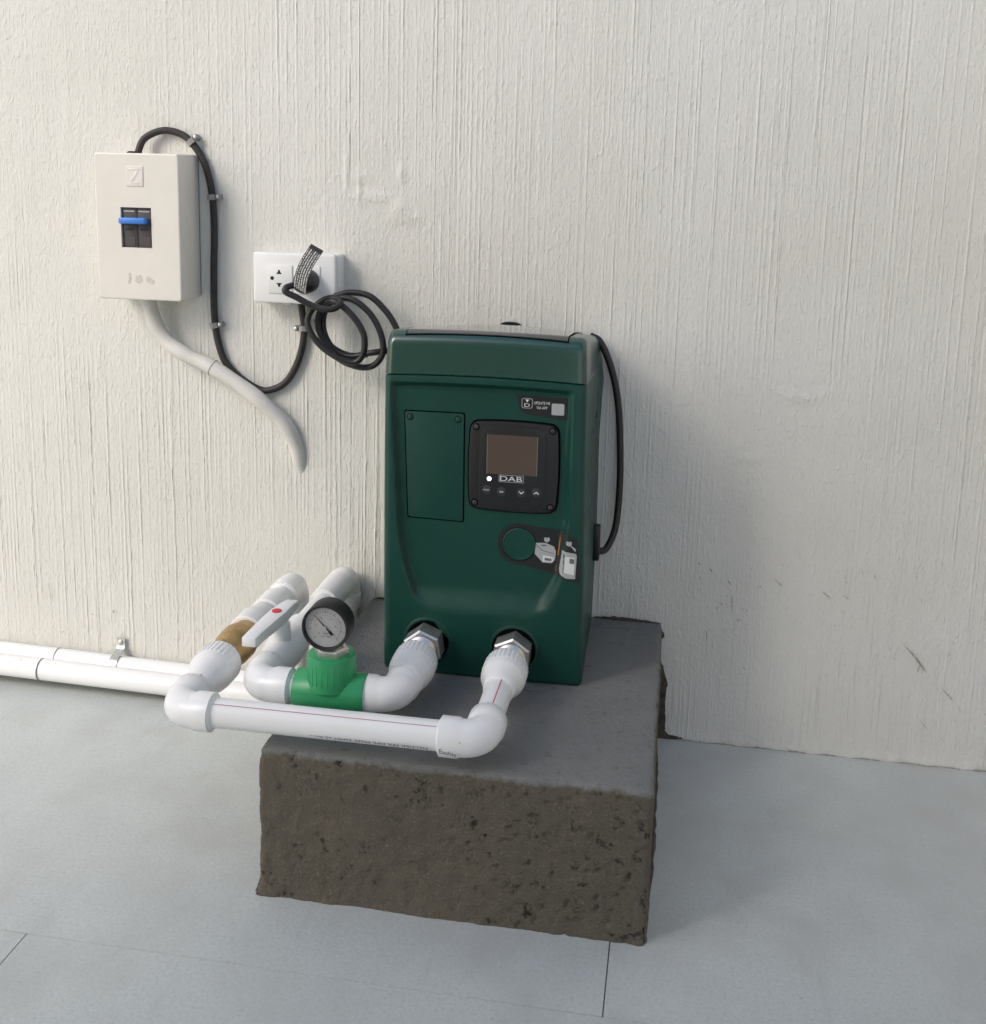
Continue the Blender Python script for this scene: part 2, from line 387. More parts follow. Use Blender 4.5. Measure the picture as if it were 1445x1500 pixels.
# ------------------------------------------------------------------ wall with combed ridges
def build_wall():
    xs = np.concatenate([np.array([-4, -3, -2, -1.5, -1.1]), np.arange(-.95, .95, .0009), np.array([1.1, 1.5, 2, 3, 4])])
    zs = np.concatenate([np.array([-.05, -.01]), np.arange(0, 1.16, .007), np.array([1.25, 1.5, 2.0, 2.6])])
    X, Z = np.meshgrid(xs, zs); H = np.zeros_like(X)
    def vnoise(sx, sz, seed):
        r = np.random.default_rng(seed); gx = r.random((90, 90)); u = (X+5)*sx; v = (Z+1)*sz
        iu = np.floor(u).astype(int); iv = np.floor(v).astype(int); fu = u-iu; fv = v-iv; fu = fu*fu*(3-2*fu); fv = fv*fv*(3-2*fv)
        q = lambda a, b: gx[a % 90, b % 90]
        return (q(iu, iv)*(1-fu)+q(iu+1, iv)*fu)*(1-fv)+(q(iu, iv+1)*(1-fu)+q(iu+1, iv+1)*fu)*fv
    mask = np.clip((vnoise(4.5, 3.2, 1)*.6+vnoise(11, 6, 2)*.4-.22)/.33, 0.12, 1)
    # patched smooth areas
    def patch(cx, cz, rx, rz): return np.exp(-(((X-cx)/rx)**2+((Z-cz)/rz)**2)**2)
    smooth = np.maximum.reduce([patch(-.16, .76, .055, .06), patch(.42, .42, .12, .13), patch(-.15, .67, .05, .05), patch(.50, .2, .14, .15)*.8, patch(-.66, .90, .28, .30)*.75, patch(.43, .52, .05, .03)])
    mask *= (1-.9*smooth)
    n = 420
    for k in range(n):
        x0 = rng.uniform(-.95, .95); wd = rng.uniform(.0005, .0011); hh = rng.uniform(.0005, .0016)*(1 if rng.random() < .75 else -.9)
        za = rng.uniform(-.4, 1.1); zb = za+rng.uniform(.06, .55); wob = rng.uniform(.0002, .0009); ph = rng.uniform(0, 6); fr = rng.uniform(6, 16)
        c0 = np.searchsorted(xs, x0-.006); c1 = np.searchsorted(xs, x0+.006)
        xx = X[:, c0:c1]; zz = Z[:, c0:c1]
        xc = x0 + wob*np.sin(zz*fr+ph) + .0004*np.sin(zz*fr*5+ph)
        env = np.clip((zz-za)/.03, 0, 1)*np.clip((zb-zz)/.03, 0, 1)
        bead = .62+.55*np.sin(zz*310+ph*3)*np.sin(zz*117+ph)
        H[:, c0:c1] += hh*np.exp(-((xx-xc)/wd)**2)*env*bead
    for x0 in np.arange(-.95, .95, .0068):
        x0 += rng.uniform(-.0016, .0016)
        for seg in range(2):
            wd = rng.uniform(.0006, .0010); hh = rng.uniform(.0003, .00095); za = rng.uniform(-.3, .9); zb = za+rng.uniform(.25, .9); ph = rng.uniform(0, 6)
            c0 = np.searchsorted(xs, x0-.005); c1 = np.searchsorted(xs, x0+.005); xx = X[:, c0:c1]; zz = Z[:, c0:c1]
            xc = x0+.0005*np.sin(zz*9+ph); env = np.clip((zz-za)/.05, 0, 1)*np.clip((zb-zz)/.05, 0, 1)
            H[:, c0:c1] += hh*np.exp(-((xx-xc)/wd)**2)*env*(.75+.4*np.sin(zz*270+ph*3)*np.sin(zz*97+ph))
    H += .00015*np.sin(X*2100+2*np.sin(Z*3))*vnoise(14, 5, 5)
    H *= mask
    # trowelled lumps on the patch
    for cx, cz, rx, rz, hh in ((-.170, .755, .030, .0035, .0024), (-.130, .742, .010, .008, .0032), (-.118, .727, .018, .0032, .0028), (-.190, .782, .016, .004, .0022), (-.128, .79, .005, .009, .0026), (-.205, .79, .0035, .025, .0016), (-.187, .765, .003, .02, .0016), (.423, .508, .028, .005, .0024), (.43, .53, .02, .003, .0016), (.455, .515, .012, .004, .002), (.36, .42, .02, .004, .0016)):
        H += hh*np.exp(-((X-cx)/rx)**2-((Z-cz)/rz)**2)
    H += .0028*(vnoise(5, 4, 8)-.5)+.0008*(vnoise(22, 18, 9)-.5)+.0003*(vnoise(70, 60, 12)-.5)
    # torn paint lip where the wall meets the floor
    H += (.0035*vnoise(60, 3, 13)+.001)*np.exp(-np.clip(Z, 0, 9)/.006)
    far = (np.abs(X) > 1.0) | (Z > 1.2); H[far] = 0
    nz, nx = X.shape
    co = np.stack([X, -H, Z], -1).reshape(-1, 3)
    me = bpy.data.meshes.new('plaster_wall')
    idx = np.arange(nz*nx).reshape(nz, nx)
    f = np.stack([idx[:-1, :-1], idx[:-1, 1:], idx[1:, 1:], idx[1:, :-1]], -1).reshape(-1, 4)
    # slab: back and rim so that the wall has thickness
    bk = np.array([[-4, .15, -.05], [4, .15, -.05], [4, .15, 2.6], [-4, .15, 2.6]]); o = len(co)
    co = np.concatenate([co, bk]); c = [idx[0, 0], idx[0, -1], idx[-1, -1], idx[-1, 0]]
    faces = f.tolist() + [[o, o+3, o+2, o+1], list(idx[-1, :])+[o+2, o+3], [idx[0, 0], *idx[1:, 0].tolist()][::-1] + [o, o+3][::1][:0] or []]
    faces = [q for q in faces if len(q) >= 3]
    faces += [[int(c[0]), o, o+3] + [int(i) for i in idx[:, 0][::-1][:-1]], [int(i) for i in idx[:, -1]] + [o+2, o+1]]
    faces = [[int(i) for i in q] for q in faces]
    seen = set(); out = []
    for q in faces:
        if len(set(q)) == len(q): out.append(q)
    me.from_pydata(co.tolist(), [], out[:len(f)+2] + out[-2:]); me.update()
    me.polygons.foreach_set('use_smooth', [True]*len(me.polygons)); me.set_sharp_from_angle(angle=R(60))
    me.materials.append(M['wall'])
    ob = bpy.data.objects.new('plaster_wall', me); COL.objects.link(ob); WORG[ob] = Vector((0, 0, 0)); return ob
wall = tag(build_wall(), 'off-white painted plaster wall with vertical comb ridges and patched spots', 'wall')
def smear(name, material, pts, wid, y=-.0028, parent=wall, seed=0):
    """thin irregular mark lying on the wall face"""
    r = random.Random(seed); P = spline([(a, 0, b) for a, b in pts], 6); up_ = []; lo_ = []
    for i, p in enumerate(P):
        t = (P[min(i+1, len(P)-1)]-P[max(i-1, 0)]).normalized(); nrm = Vector((-t.z, 0, t.x)); k = math.sin(math.pi*(i+.3)/(len(P)-.4))
        q = wid*k*r.uniform(.35, 1.1); up_.append(p+nrm*q); lo_.append(p-nrm*q*r.uniform(.5, 1))
    poly = [(v.x, v.z) for v in up_]+[(v.x, v.z) for v in lo_[::-1]]; n = len(up_); vs = [(a, y, b) for a, b in poly]
    fs = [(i, i+1, 2*n-2-i, 2*n-1-i) for i in range(n-1)]
    return G().add(vs, fs).build(name, material, parent, smooth=0)
for k, (pts, wd) in enumerate((([(.579, .177), (.598, .158), (.610, .143), (.616, .136)], .0016), ([(.606, .148), (.604, .135)], .0010), ([(.636, .117), (.648, .105), (.654, .098)], .0011), ([(.660, .093), (.665, .083)], .0006), ([(.612, .067), (.626, .052)], .0006),
        ([(.470, .240), (.482, .231)], .0012), ([(.497, .238), (.507, .231)], .0009), ([(.350, .225), (.352, .196)], .0016), ([(.335, .213), (.338, .207)], .0013), ([(.316, .262), (.322, .254)], .0016), ([(.300, .268), (.306, .264)], .0012), ([(.343, .245), (.349, .238)], .0013), ([(.406, .252), (.417, .243)], .0014),
        ([(-.684, .150), (-.681, .120)], .0010), ([(-.55, .155), (-.551, .148)], .0010), ([(-.576, .118), (-.579, .112)], .0016), ([(-.30, .18), (-.302, .172)], .001), ([(.318, .17), (.320, .15)], .0008), ([(.372, .12), (.374, .116)], .0012))):
    smear('scuff_mark', 'scuff', pts, wd, seed=k)
rs_ = random.Random(21)
for k in range(34):
    x, z = (rs_.gauss(.355, .018), rs_.gauss(.205, .022)) if k < 14 else (rs_.uniform(.28, .66), rs_.uniform(.02, .30)) if k < 27 else (rs_.uniform(-.7, -.3), rs_.uniform(.07, .3))
    L_ = rs_.uniform(.002, .007); a_ = rs_.uniform(-2.2, -.6); smear('scuff_mark', 'stain' if k % 3 else 'scuff', [(x, z), (x+L_*math.cos(a_), z+L_*math.sin(a_))], rs_.uniform(.0004, .0011), seed=200+k)

tag(cn, 'plain tan wall added out of view behind the camera to shade the right', 'wall')
tag(rw, 'cream wall added out of view on the right to bounce warm light', 'wall')
for k in range(12):  # thin irregular darker strips along the foot of the wall
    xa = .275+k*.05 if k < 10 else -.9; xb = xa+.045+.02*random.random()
    if k < 10: smear('foot_strip', 'stain' if k % 3 else 'scuff', [(xa, .0012), ((xa+xb)/2, .0022), (xb, .0010)], .0016, y=-.0062, seed=60+k)
# ------------------------------------------------------------------ concrete plinth
HB = .173; PX0, PX1, PD = -.168, .257, .449
def build_plinth():
    g = G(); bev = .007
    def disp(p, n):
        q = Vector(p); big = mnoise.fractal(q*11, 1.0, 2.0, 3)*.0018; mid = mnoise.fractal(q*55+Vector((3, 1, 7)), 1.0, 2.0, 3)
        pit = mnoise.noise(q*125+Vector((9, 2, 5))); amt = 1.0 if n.z < .5 else .18
        d = big*(.8 if amt == 1 else .35) + mid*.0015*amt
        if amt == 1 and pit > .33: d -= (pit-.33)*.011*(.35+.65*sstep(q.x, -.1, .25))
        return d
    def grid(o, u, v, nu, nv):
        o, u, v = Vector(o), Vector(u), Vector(v); n = u.cross(v).normalized(); vs = []
        for j in range(nv+1):
            for i in range(nu+1):
                p = o+u*(i/nu)+v*(j/nv)
                # rounded arrises
                q = Vector(p)
                lo = Vector((PX0+bev, -PD+bev, -1)); hi = Vector((PX1-bev, 9, HB-bev))
                c = Vector((min(max(q.x, lo.x), hi.x), max(q.y, lo.y), min(q.z, hi.z))); dd = q-c
                nn = n
                if dd.length > 1e-6:
                    nn = dd.normalized(); q = c+nn*bev if dd.length > bev*.999 else q
                q = q+nn*disp(q, n if abs(n.z) > .5 and dd.z > -1 else nn)
                # skirt of slumped mortar at the foot
                if n.z < .5:
                    k = math.exp(-max(q.z, 0)/.012); q += Vector((n.x*.4, n.y, 0))*k*(.003+.002*mnoise.noise(Vector((p.x*18, p.y*18, 2))))
                    q += Vector((-1, -.3, 0))*k*.006*sstep(-p.x, .14, .168)
                vs.append(q)
        fs = [(j*(nu+1)+i, j*(nu+1)+i+1, (j+1)*(nu+1)+i+1, (j+1)*(nu+1)+i) for j in range(nv) for i in range(nu)]
        g.add(vs, fs)
    W = PX1-PX0
    grid((PX0, -PD, -.004), (W, 0, 0), (0, 0, HB+.004), 190, 80)          # front
    grid((PX0, -PD, HB), (W, 0, 0), (0, PD+.004, 0), 150, 150)            # top
    grid((PX1, -PD, -.004), (0, PD+.004, 0), (0, 0, HB+.004), 150, 70)    # right
    grid((PX0, .004, -.004), (0, -PD-.004, 0), (0, 0, HB+.004), 90, 50)   # left
    vs = np.array(g.v)
    me = bpy.data.meshes.new('concrete_plinth'); me.from_pydata((vs-np.array([.045, -.225, 0])).tolist(), [], g.f)
    bm = bmesh.new(); bm.from_mesh(me); bmesh.ops.remove_doubles(bm, verts=bm.verts, dist=.0012)
    bmesh.ops.recalc_face_normals(bm, faces=bm.faces)
    bm.to_mesh(me); bm.free(); me.polygons.foreach_set('use_smooth', [True]*len(me.polygons)); me.materials.append(M['concrete'])
    o = bpy.data.objects.new('concrete_plinth', me); COL.objects.link(o); o.location = (.045, -.225, 0); WORG[o] = Vector((.045, -.225, 0)); return o
plinth = tag(build_plinth(), 'rough damp concrete block with smooth grey top under the green pump', 'plinth')
# mortar squeezed out where the block meets wall and floor
def mortar(path, rad, seed):
    r = random.Random(seed); P = spline(path, 8); rs = [rad*(.25+r.uniform(.3, 1.0))*math.sin(math.pi*(i+.8)/(len(P)+.6)) for i in range(len(P))]
    g = G().add(*tube(P, rs, 8)); return g.build('mortar_fillet', 'mortar', plinth, smooth=50)
def ragged(pts, seed, amp=.0009):
    r = random.Random(seed); out = []
    for i, p in enumerate(pts):
        q = pts[(i+1) % len(pts)]; L = math.hypot(q[0]-p[0], q[1]-p[1]); k = max(1, int(L/.0022))
        for j in range(k): out.append((p[0]+(q[0]-p[0])*j/k+r.uniform(-amp, amp), p[1]+(q[1]-p[1])*j/k+r.uniform(-amp, amp)))
    return out
for pl in (ragged([(.2540, .114), (.2585, .116), (.2625, .103), (.2660, .090), (.2690, .083), (.2668, .078), (.2675, .070), (.2660, .055), (.2678, .040), (.2685, .022), (.2690, .010), (.2740, .0055), (.2860, .0045), (.2945, .0030), (.2947, .0010), (.2660, -.002), (.2540, -.002)], 3),
           ragged([(.2520, .1600), (.2570, .1614), (.2600, .1590), (.2600, .1545), (.2565, .1500), (.2520, .1490)], 5, .0006)):
    G().add(*prism(pl, -.0040, .002)).build('mortar_smear', 'mortar', plinth, smooth=40)
mortar([(.258, -.01, .001), (.2585, -.09, .001), (.258, -.2, .0), (.259, -.30, .0), (.257, -.42, .0)], .0045, 6)
mortar([(.16, -.001, HB+.001), (.20, -.001, HB+.001), (.256, -.001, HB)], .0035, 8)
mortar([(-.165, -.001, HB), (-.12, -.001, HB+.001), (-.08, -.001, HB+.001)], .0045, 12)

# ------------------------------------------------------------------ booster pump
pump = thing('booster_pump', (.0365, -.12, HB), 'dark green electronic water booster pump with black display, on the concrete block', 'pump')
XC = .0365; SEAM = .378
def hw(y, z):
    f = np.interp(z, [0, .38, .43], [.126, .1222, .1205]); b = np.interp(z, [0, .13, .27, .35, .42], [.121, .1245, .1245, .128, .119])
    t = min(1, max(0, (y+.226)/.206)); return float(f*(1-t)+b*t)
YREC = -.2185
def recess(x, z):
    xl = float(np.interp(z, [.08, .10, .14, .18, .364], [-.030, -.050, -.063, -.070, -.080]))
    xr = float(np.interp(z, [.08, .0995, .14, .213, .364], [.104, .1265, .136, .1440, .1450]))
    return sstep(x-xl, 0, .009)*sstep(xr-x, 0, .009+.014*sstep(.15-z, 0, .05))*sstep(.370-z, 0, .008)*sstep(z-.082, 0, .034)
def front_y(x, z):
    yb = -.2250-.0035*(1-min(1, ((x-XC)/.122)**2)) - .003*math.sin(math.pi*min(1, z/.43))
    if z > .30: yb += .004*((z-.30)/.08)**2*.6
    k = recess(x, z); return yb*(1-k)+YREC*k
svals = np.concatenate([-1+np.array([0, .004, .012, .024, .04, .06]), np.linspace(-.92, .92, 96), 1-np.array([.06, .04, .024, .012, .004, 0])])
RC = .009
def fpoint(s, z, rz=0):
    h = hw(-.226, z); x = XC+s*h; y = front_y(x, z); d = h*(1-abs(s))
    if d < RC: y += RC-math.sqrt(max(0, RC*RC-(RC-d)**2))
    return (x, y, z)
def build_body():
    zs = list(np.concatenate([[0, .004], np.arange(.008, SEAM-.004, .0028), [SEAM-.0024, SEAM-.0012]])); rings = []
    for k, z in enumerate(zs):
        def arch(x): return .0035*(1-((x-XC)/.12)**2)*sstep(z, .32, .38)
        ins = .003 if k == 0 else (.0012 if k == len(zs)-1 else 0)
        pts = []
        for s in svals:
            x, y, zz = fpoint(s*(1-ins/.12), z); pts.append((x, y+ins, zz+arch(x)))
        ye = pts[-1][1]
        for y in np.linspace(ye, -.012, 9)[1:]: pts.append((XC+hw(y, z)-ins, y, z))
        for x in np.linspace(.9, -.9, 7): pts.append((XC+x*hw(-.008, z), -.006-ins, z))
        for y in np.linspace(-.012, ye, 9)[:-1]: pts.append((XC-hw(y, z)+ins, y, z))
        rings.append(pts)
    n = len(rings[0]); vs = [(p[0], p[1], p[2]+HB) for r_ in rings for p in r_]; fs = []
    for j in range(len(rings)-1):
        for i in range(n): fs.append((j*n+i, j*n+(i+1) % n, (j+1)*n+(i+1) % n, (j+1)*n+i))
    fs.append(tuple(range(n))); fs.append(tuple(range((len(rings)-1)*n, len(rings)*n)))
    vs = [(x-.0045/.4*(z-HB), y, z) for x, y, z in vs]
    return G().add(vs, fs).build('body', 'green', pump, smooth=35)
body = build_body()
def lid_profile(x, e):
    """(y,z) list front seam -> over the top -> back seam; e = edge distance for rounding"""
    crown = .009*(1-((x-XC)/.118)**2); drop = 0
    if e < .008: drop = .008-math.sqrt(max(0, .008**2-(.008-e)**2))
    yf = front_y(x, SEAM); pr = []
    arch = .0035*(1-((x-XC)/.12)**2)
    pr.append((yf+.0012, SEAM-.0004+arch)); pr.append((yf, SEAM+.0008+arch))
    for z in np.linspace(SEAM+.005, .412, 5): pr.append((yf+.10*(z-SEAM), z+arch*.6))
    y0 = yf+.10*(.412-SEAM); r = .020
    for a in np.linspace(8, 78, 9): pr.append((y0+r-r*math.cos(R(a)), .412+arch*.6+r*.92*math.sin(R(a))))
    ya, za = pr[-1]; yb, zb = -.030, .4085+crown
    for t in np.linspace(.12, 1, 10): pr.append((ya+(yb-ya)*t, za+(zb-za)*t+.0025*math.sin(math.pi*t)))
    pr += [(-.018, zb-.002), (-.009, zb-.010), (-.006, zb-.02), (-.006, SEAM-.0008)]
    return [(y, z-drop*(0 if i < 4 else 1)) for i, (y, z) in enumerate(pr)]
def build_lid():
    cols = []
    for s in svals:
        h0 = hw(-.226, SEAM); x0 = XC+s*h0; e = h0*(1-abs(s)); pr = lid_profile(x0, e); rr = 0
        if e < RC: rr = RC-math.sqrt(max(0, RC*RC-(RC-e)**2))
        c = []
        for i, (y, z) in enumerate(pr):
            y2 = y+rr*(1 if y < -.12 else 0); c.append((XC+s*hw(y2, z), y2, z+HB))
        cols.append(c)
    m_ = len(cols[0]); vs = [p for c in cols for p in c]
    fs = [(i*m_+j, (i+1)*m_+j, (i+1)*m_+j+1, i*m_+j+1) for i in range(len(cols)-1) for j in range(m_-1)]
    fs += [(i*m_, i*m_+m_-1, (i+1)*m_+m_-1, (i+1)*m_) for i in range(len(cols)-1)]
    fs.append(tuple(range(m_))); fs.append(tuple(range((len(cols)-1)*m_, len(cols)*m_)))
    vs = [(x-.0045/.4*(z-HB), y, z) for x, y, z in vs]
    return G().add(vs, fs).build('lid', 'green_lid', pump, smooth=35)
lid = build_lid()
def lid_top_z(x, y):
    pr = lid_profile(x+.0045, .05); ys = [p[0] for p in pr[9:27]]; zs = [p[1] for p in pr[9:27]]
    return float(np.interp(y, ys, zs))+HB
# glossy plate let into the lid
def lid_plate(x0, x1, y0, y1, off, name, material, taper=.004):
    nx, ny = 40, 30; vs = []; fs = []
    for side in (1, 0):
        for j in range(ny+1):
            for i in range(nx+1):
                y = y0+(y1-y0)*j/ny; x = x0+(x1-x0)*i/nx; x += taper*(1 if i == 0 else -1 if i == nx else 0)*(1-j/ny)*0
                vs.append((x, y, lid_top_z(x, y)+(off if side else -.002)))
    n = (nx+1)*(ny+1); I = lambda i, j, k=0: k*n+j*(nx+1)+i
    for k in (0, 1):
        for j in range(ny):
            for i in range(nx): fs.append((I(i, j, k), I(i+1, j, k), I(i+1, j+1, k), I(i, j+1, k)))
    for i in range(nx): fs += [(I(i, 0), I(i+1, 0), I(i+1, 0, 1), I(i, 0, 1)), (I(i, ny), I(i+1, ny), I(i+1, ny, 1), I(i, ny, 1))]
    for j in range(ny): fs += [(I(0, j), I(0, j+1), I(0, j+1, 1), I(0, j, 1)), (I(nx, j), I(nx, j+1), I(nx, j+1, 1), I(nx, j, 1))]
    return G().add(vs, fs).build(name, material, lid, smooth=35)
lid_plate(-.066, .131, -.2165, -.034, .0006, 'panel_gap', 'groove')
lid_plate(-.0645, .1295, -.2152, -.035, .0013, 'lid_panel', 'lid_gloss')
# dark finger tab standing at the back of the lid
tb = [(.0306+.0145*math.cos(R(a)), .5885+.0045*math.sin(R(a))) for a in range(0, 181, 12)]
tb = [(.0306+.0145, .585)] + tb + [(.0306-.0145, .585)]
G().add(*prism(tb, -.0135, -.0085)).build('finger_tab', 'black', pump, smooth=30)

SKEW = .0045/.4
def surf_y(x, z):
    x = x+SKEW*z
    h = hw(-.226, z); y = front_y(x, z); d = h-abs(x-XC)
    if d < RC: y += RC-math.sqrt(max(0, RC*RC-(RC-max(d, 0))**2))
    return y
def decal(poly, off, name, material, parent, step=.004):
    bm = bmesh.new(); f = bm.faces.new([bm.verts.new((x, 0, z)) for x, z in poly])
    xs = [p[0] for p in poly]; zs = [p[1] for p in poly]
    def cut(co, no):
        bmesh.ops.bisect_plane(bm, geom=bm.verts[:]+bm.edges[:]+bm.faces[:], plane_co=co, plane_no=no)
    x = min(xs)+step
    if True:
        while x < max(xs): cut((x, 0, 0), (1, 0, 0)); x += step
        z = min(zs)+step*2
        while z < max(zs): cut((0, 0, z), (0, 0, 1)); z += step*2
    bm.verts.index_update()
    surf = surf_y
    vs = [(v.co.x, surf(v.co.x, v.co.z)-off, v.co.z+HB) for v in bm.verts]
    fs = [[v.index for v in q.verts] for q in bm.faces]; bm.free()
    return G().add(vs, fs).build(name, material, parent, smooth=60)
def up_z(poly): return [(x, z+HB) for x, z in poly]
def flat_text(s, x, z, w_, h_, y, name, material, parent, skew=0):
    v, f = text2d(s, w_, h_); vs = [(x+a, y if y is not None else surf_y(x+a, z+b)-.0013, z+HB+b+skew*a) for a, b in v]
    return G().add(vs, f).build(name, material, parent, smooth=0)
def screw(x, z, y, r, parent, material):
    g = G().add(*lathe((x, y, z+HB), (0, -1, 0), [(-.001, r), (.0005, r), (.0010, r*.75)], 16))
    o = g.build('screw', material, parent)
    return o
# terminal cover on the left
P4 = [(-.0662, .3345), (.0095, .3350), (.0105, .1975), (-.0610, .1990)]
def quad_round(P, r, n=5):
    out = []
    for i in range(len(P)):
        a, p, b = Vector(P[i-1]), Vector(P[i]), Vector(P[(i+1) % len(P)])
        u = (a-p).normalized(); v = (b-p).normalized(); s, e = p+u*r, p+v*r
        for k in range(n+1):
            t = k/n; q = s*(1-t)**2+p*2*t*(1-t)+e*t*t; out.append((q.x, q.y))
    return out
def grow(P, e):
    c = Vector((sum(p[0] for p in P)/len(P), sum(p[1] for p in P)/len(P))); return [(p[0]+e*(1 if p[0] > c.x else -1), p[1]+e*(1 if p[1] > c.y else -1)) for p in P]
tc = G().add(*prism(up_z(quad_round(grow(P4, -.0015), .003)), YREC-.0012, YREC+.002, .0005)).build('terminal_cover', 'green', pump)
G().add(*prism(up_z(quad_round(P4, .003)), YREC-.0003, YREC+.001)).build('cover_gap', 'groove', tc, smooth=0)
for x in (-.0583, .0010):
    screw(x, .3262, YREC-.0012, .0033, tc, 'green_side'); G().add(*prism(up_z(circle(x, .3262, .0042)), YREC-.00135, YREC)).build('screw_hole', 'groove', tc, smooth=0)
# control panel
def bulged(x0, z0, x1, z1, r, b):
    pts = []
    for (x, z) in rrect(x0, z0, x1, z1, r, 6): pts.append((x, z))
    out = []
    for i, p in enumerate(pts):
        q = pts[(i+1) % len(pts)]; L = math.hypot(q[0]-p[0], q[1]-p[1]); k = 8 if L > .02 else 1
        for j in range(k): out.append((p[0]+(q[0]-p[0])*j/k, p[1]+(q[1]-p[1])*j/k))
    cx, cz = (x0+x1)/2, (z0+z1)/2; hx, hz = (x1-x0)/2, (z1-z0)/2
    return [(x+b*((x-cx)/hx)*(1-((z-cz)/hz)**2), z+b*((z-cz)/hz)*(1-((x-cx)/hx)**2)) for x, z in out]
YP = YREC-.0042
cp = G().add(*prism(up_z(bulged(.0180, .2190, .1222, .3255, .009, .0025)), YP, YREC+.002, .0014)).build('control_panel', 'black', pump)
G().add(*prism(up_z(bulged(.0163, .2173, .1239, .3272, .010, .0025)), YREC-.0006, YREC+.001)).build('panel_seal', 'groove', cp, smooth=0)
G().add(*prism(up_z(bulged(.0300, .2215, .1085, .3215, .010, .001)), YP-.0006, YP+.001, .0004)).build('panel_face', 'black', cp)
YF = YP-.0006
for x, z in ((.0240, .3195), (.1165, .3195), (.0240, .2255), (.1165, .2255)):
    G().add(*prism(up_z(circle(x, z, .0044)), YP-.00012, YP+.001)).build('screw_hole', 'groove', cp, smooth=0); screw(x, z, YP-.0002, .0030, cp, 'button')
G().add(*prism(up_z(rrect(.0378, .2632, .0992, .3112, .0006, 2)), YF-.0003, YF+.001)).build('screen_edge', 'chrome_line', cp, smooth=0)
G().add(*prism(up_z(rrect(.0384, .2632, .0984, .3115, .0006, 2)), YF-.0006, YF+.001)).build('screen', 'screen', cp, smooth=0)
G().add(*lathe((.0413, YF, .2565+HB), (0, -1, 0), [(-.001, .0026), (.0004, .0026), (.0012, .0018)], 20)).build('indicator_light', 'led', cp)
# logo: framed letters
lx0, lx1, lz0, lz1 = .0530, .0832, .2535, .2624
G().add(*prism(up_z(rrect(lx0, lz0, lx1, lz1, .0004, 2)), YF-.0002, YF+.0005)).build('logo_frame', 'grey_print', cp, smooth=0)
G().add(*prism(up_z(rrect(lx0+.0006, lz0+.0006, lx1-.0006, lz1-.0006, .0002, 2)), YF-.0003, YF+.0005)).build('logo_ground', 'black', cp, smooth=0)
flat_text('DAB', lx0+.0016, lz0+.0014, .027, .0061, YF-.0004, 'logo_lettering', 'white_print', cp)
for i, (x, z) in enumerate(((.0383, .2425), (.0567, .2412), (.0809, .2412), (.0992, .2430))):
    G().add(*lathe((x, YF, z+HB), (0, -1, 0), [(-.001, .0056), (.0003, .0056), (.0005, .0050)], 24)).build('button', 'button', cp)
    y = YF-.0007
    if i == 0: flat_text('MODE', x-.0036, z-.0009, .0072, .0018, y, 'button_symbol', 'white_print', cp)
    elif i == 1: G().add(*prism(up_z(rrect(x-.0024, z-.0009, x+.0024, z+.0009, .0004, 2)), y, y+.0002)).build('button_symbol', 'grey_print', cp, smooth=0)
    else:
        d = 1 if i == 3 else -1; pl = [(x-.0029, z-.0013*d), (x, z+.0013*d), (x+.0029, z-.0013*d), (x+.0029, z-.0013*d-.0012*d), (x, z+.0013*d-.0014*d), (x-.0029, z-.0013*d-.0012*d)]
        G().add(*prism(up_z(pl), y, y+.0002)).build('button_symbol', 'white_print', cp, smooth=0)
# update sticker
st = decal([(.0715, .3605), (.1330, .3595), (.1328, .3325), (.0845, .3375), (.0760, .3420)], .0005, 'app_sticker', 'sticker', pump)
def flat(poly, off, name, material, parent): return decal(poly, off, name, material, parent)
flat(quad_round([(.0777, .3572), (.0908, .3572), (.0908, .3449), (.0777, .3449)], .003), .0007, 'icon_frame', 'grey_print', st)
flat(quad_round([(.0784, .3565), (.0901, .3565), (.0901, .3456), (.0784, .3456)], .0025), .0008, 'icon_ground', 'sticker', st)
flat_text('D', .0810, .3468, .0066, .0042, None, 'icon_letter', 'white_print', st)
flat([(.0820, .3556), (.0866, .3556), (.0852, .3535), (.0843, .3520), (.0834, .3535)], .0010, 'icon_arrow', 'white_print', st)
flat_text('UPDATE ME', .0926, .3505, .0192, .0034, None, 'lettering', 'white_print', st)
flat_text('VIA APP', .0957, .3448, .0130, .0034, None, 'lettering', 'white_print', st)
flat(quad_round([(.1137, .3525), (.1288, .3525), (.1288, .3385), (.1137, .3385)], .002), .0008, 'blank_patch', 'grey_print', st)
# round cap and its label
rp = [(.0794+.0262*math.cos(R(a)), .1752+.0262*math.sin(R(a))) for a in range(80, 282, 8)]
s2 = decal(rp+[(.1560, .1345), (.1510, .1905), (.1300, .1965)], .0004, 'key_label', 'sticker', pump)
capo = G().add(*lathe((.0794, YREC, .1752+HB), (0, -1, 0), [(-.001, .0205), (.0010, .0205), (.0016, .0195), (.0016, .0188), (.0009, .0182), (.0009, .001)], 40)).build('round_cap', 'green', pump)
G().add(*prism(up_z(circle(.0794, .1752, .0212, 40)), YREC-.0007, YREC)).build('cap_gap', 'groove', capo, smooth=0)
D1, D2, D3 = .0008, .0010, .0012
flat([(.1292, .1905), (.1304, .1905), (.1262, .1450), (.1250, .1450)], D1, 'orange_line', 'orange_print', s2)
flat([(.1002, .1790), (.1120, .1797), (.1222, .1760), (.1248, .1700), (.1240, .1590), (.1200, .1545), (.1090, .1545), (.0990, .1650)], D1, 'pump_drawing', 'grey_print', s2)
flat([(.1090, .1640), (.1225, .1622), (.1215, .1560), (.1088, .1560)], D2, 'drawing_face', 'white_print', s2)
flat([(.1000, .1775), (.1085, .1702), (.1080, .1694), (.0996, .1765)], D2, 'drawing_line', 'mid_print', s2)
flat([(.1085, .1702), (.1230, .1672), (.1230, .1664), (.1084, .1694)], D2, 'drawing_line', 'mid_print', s2)
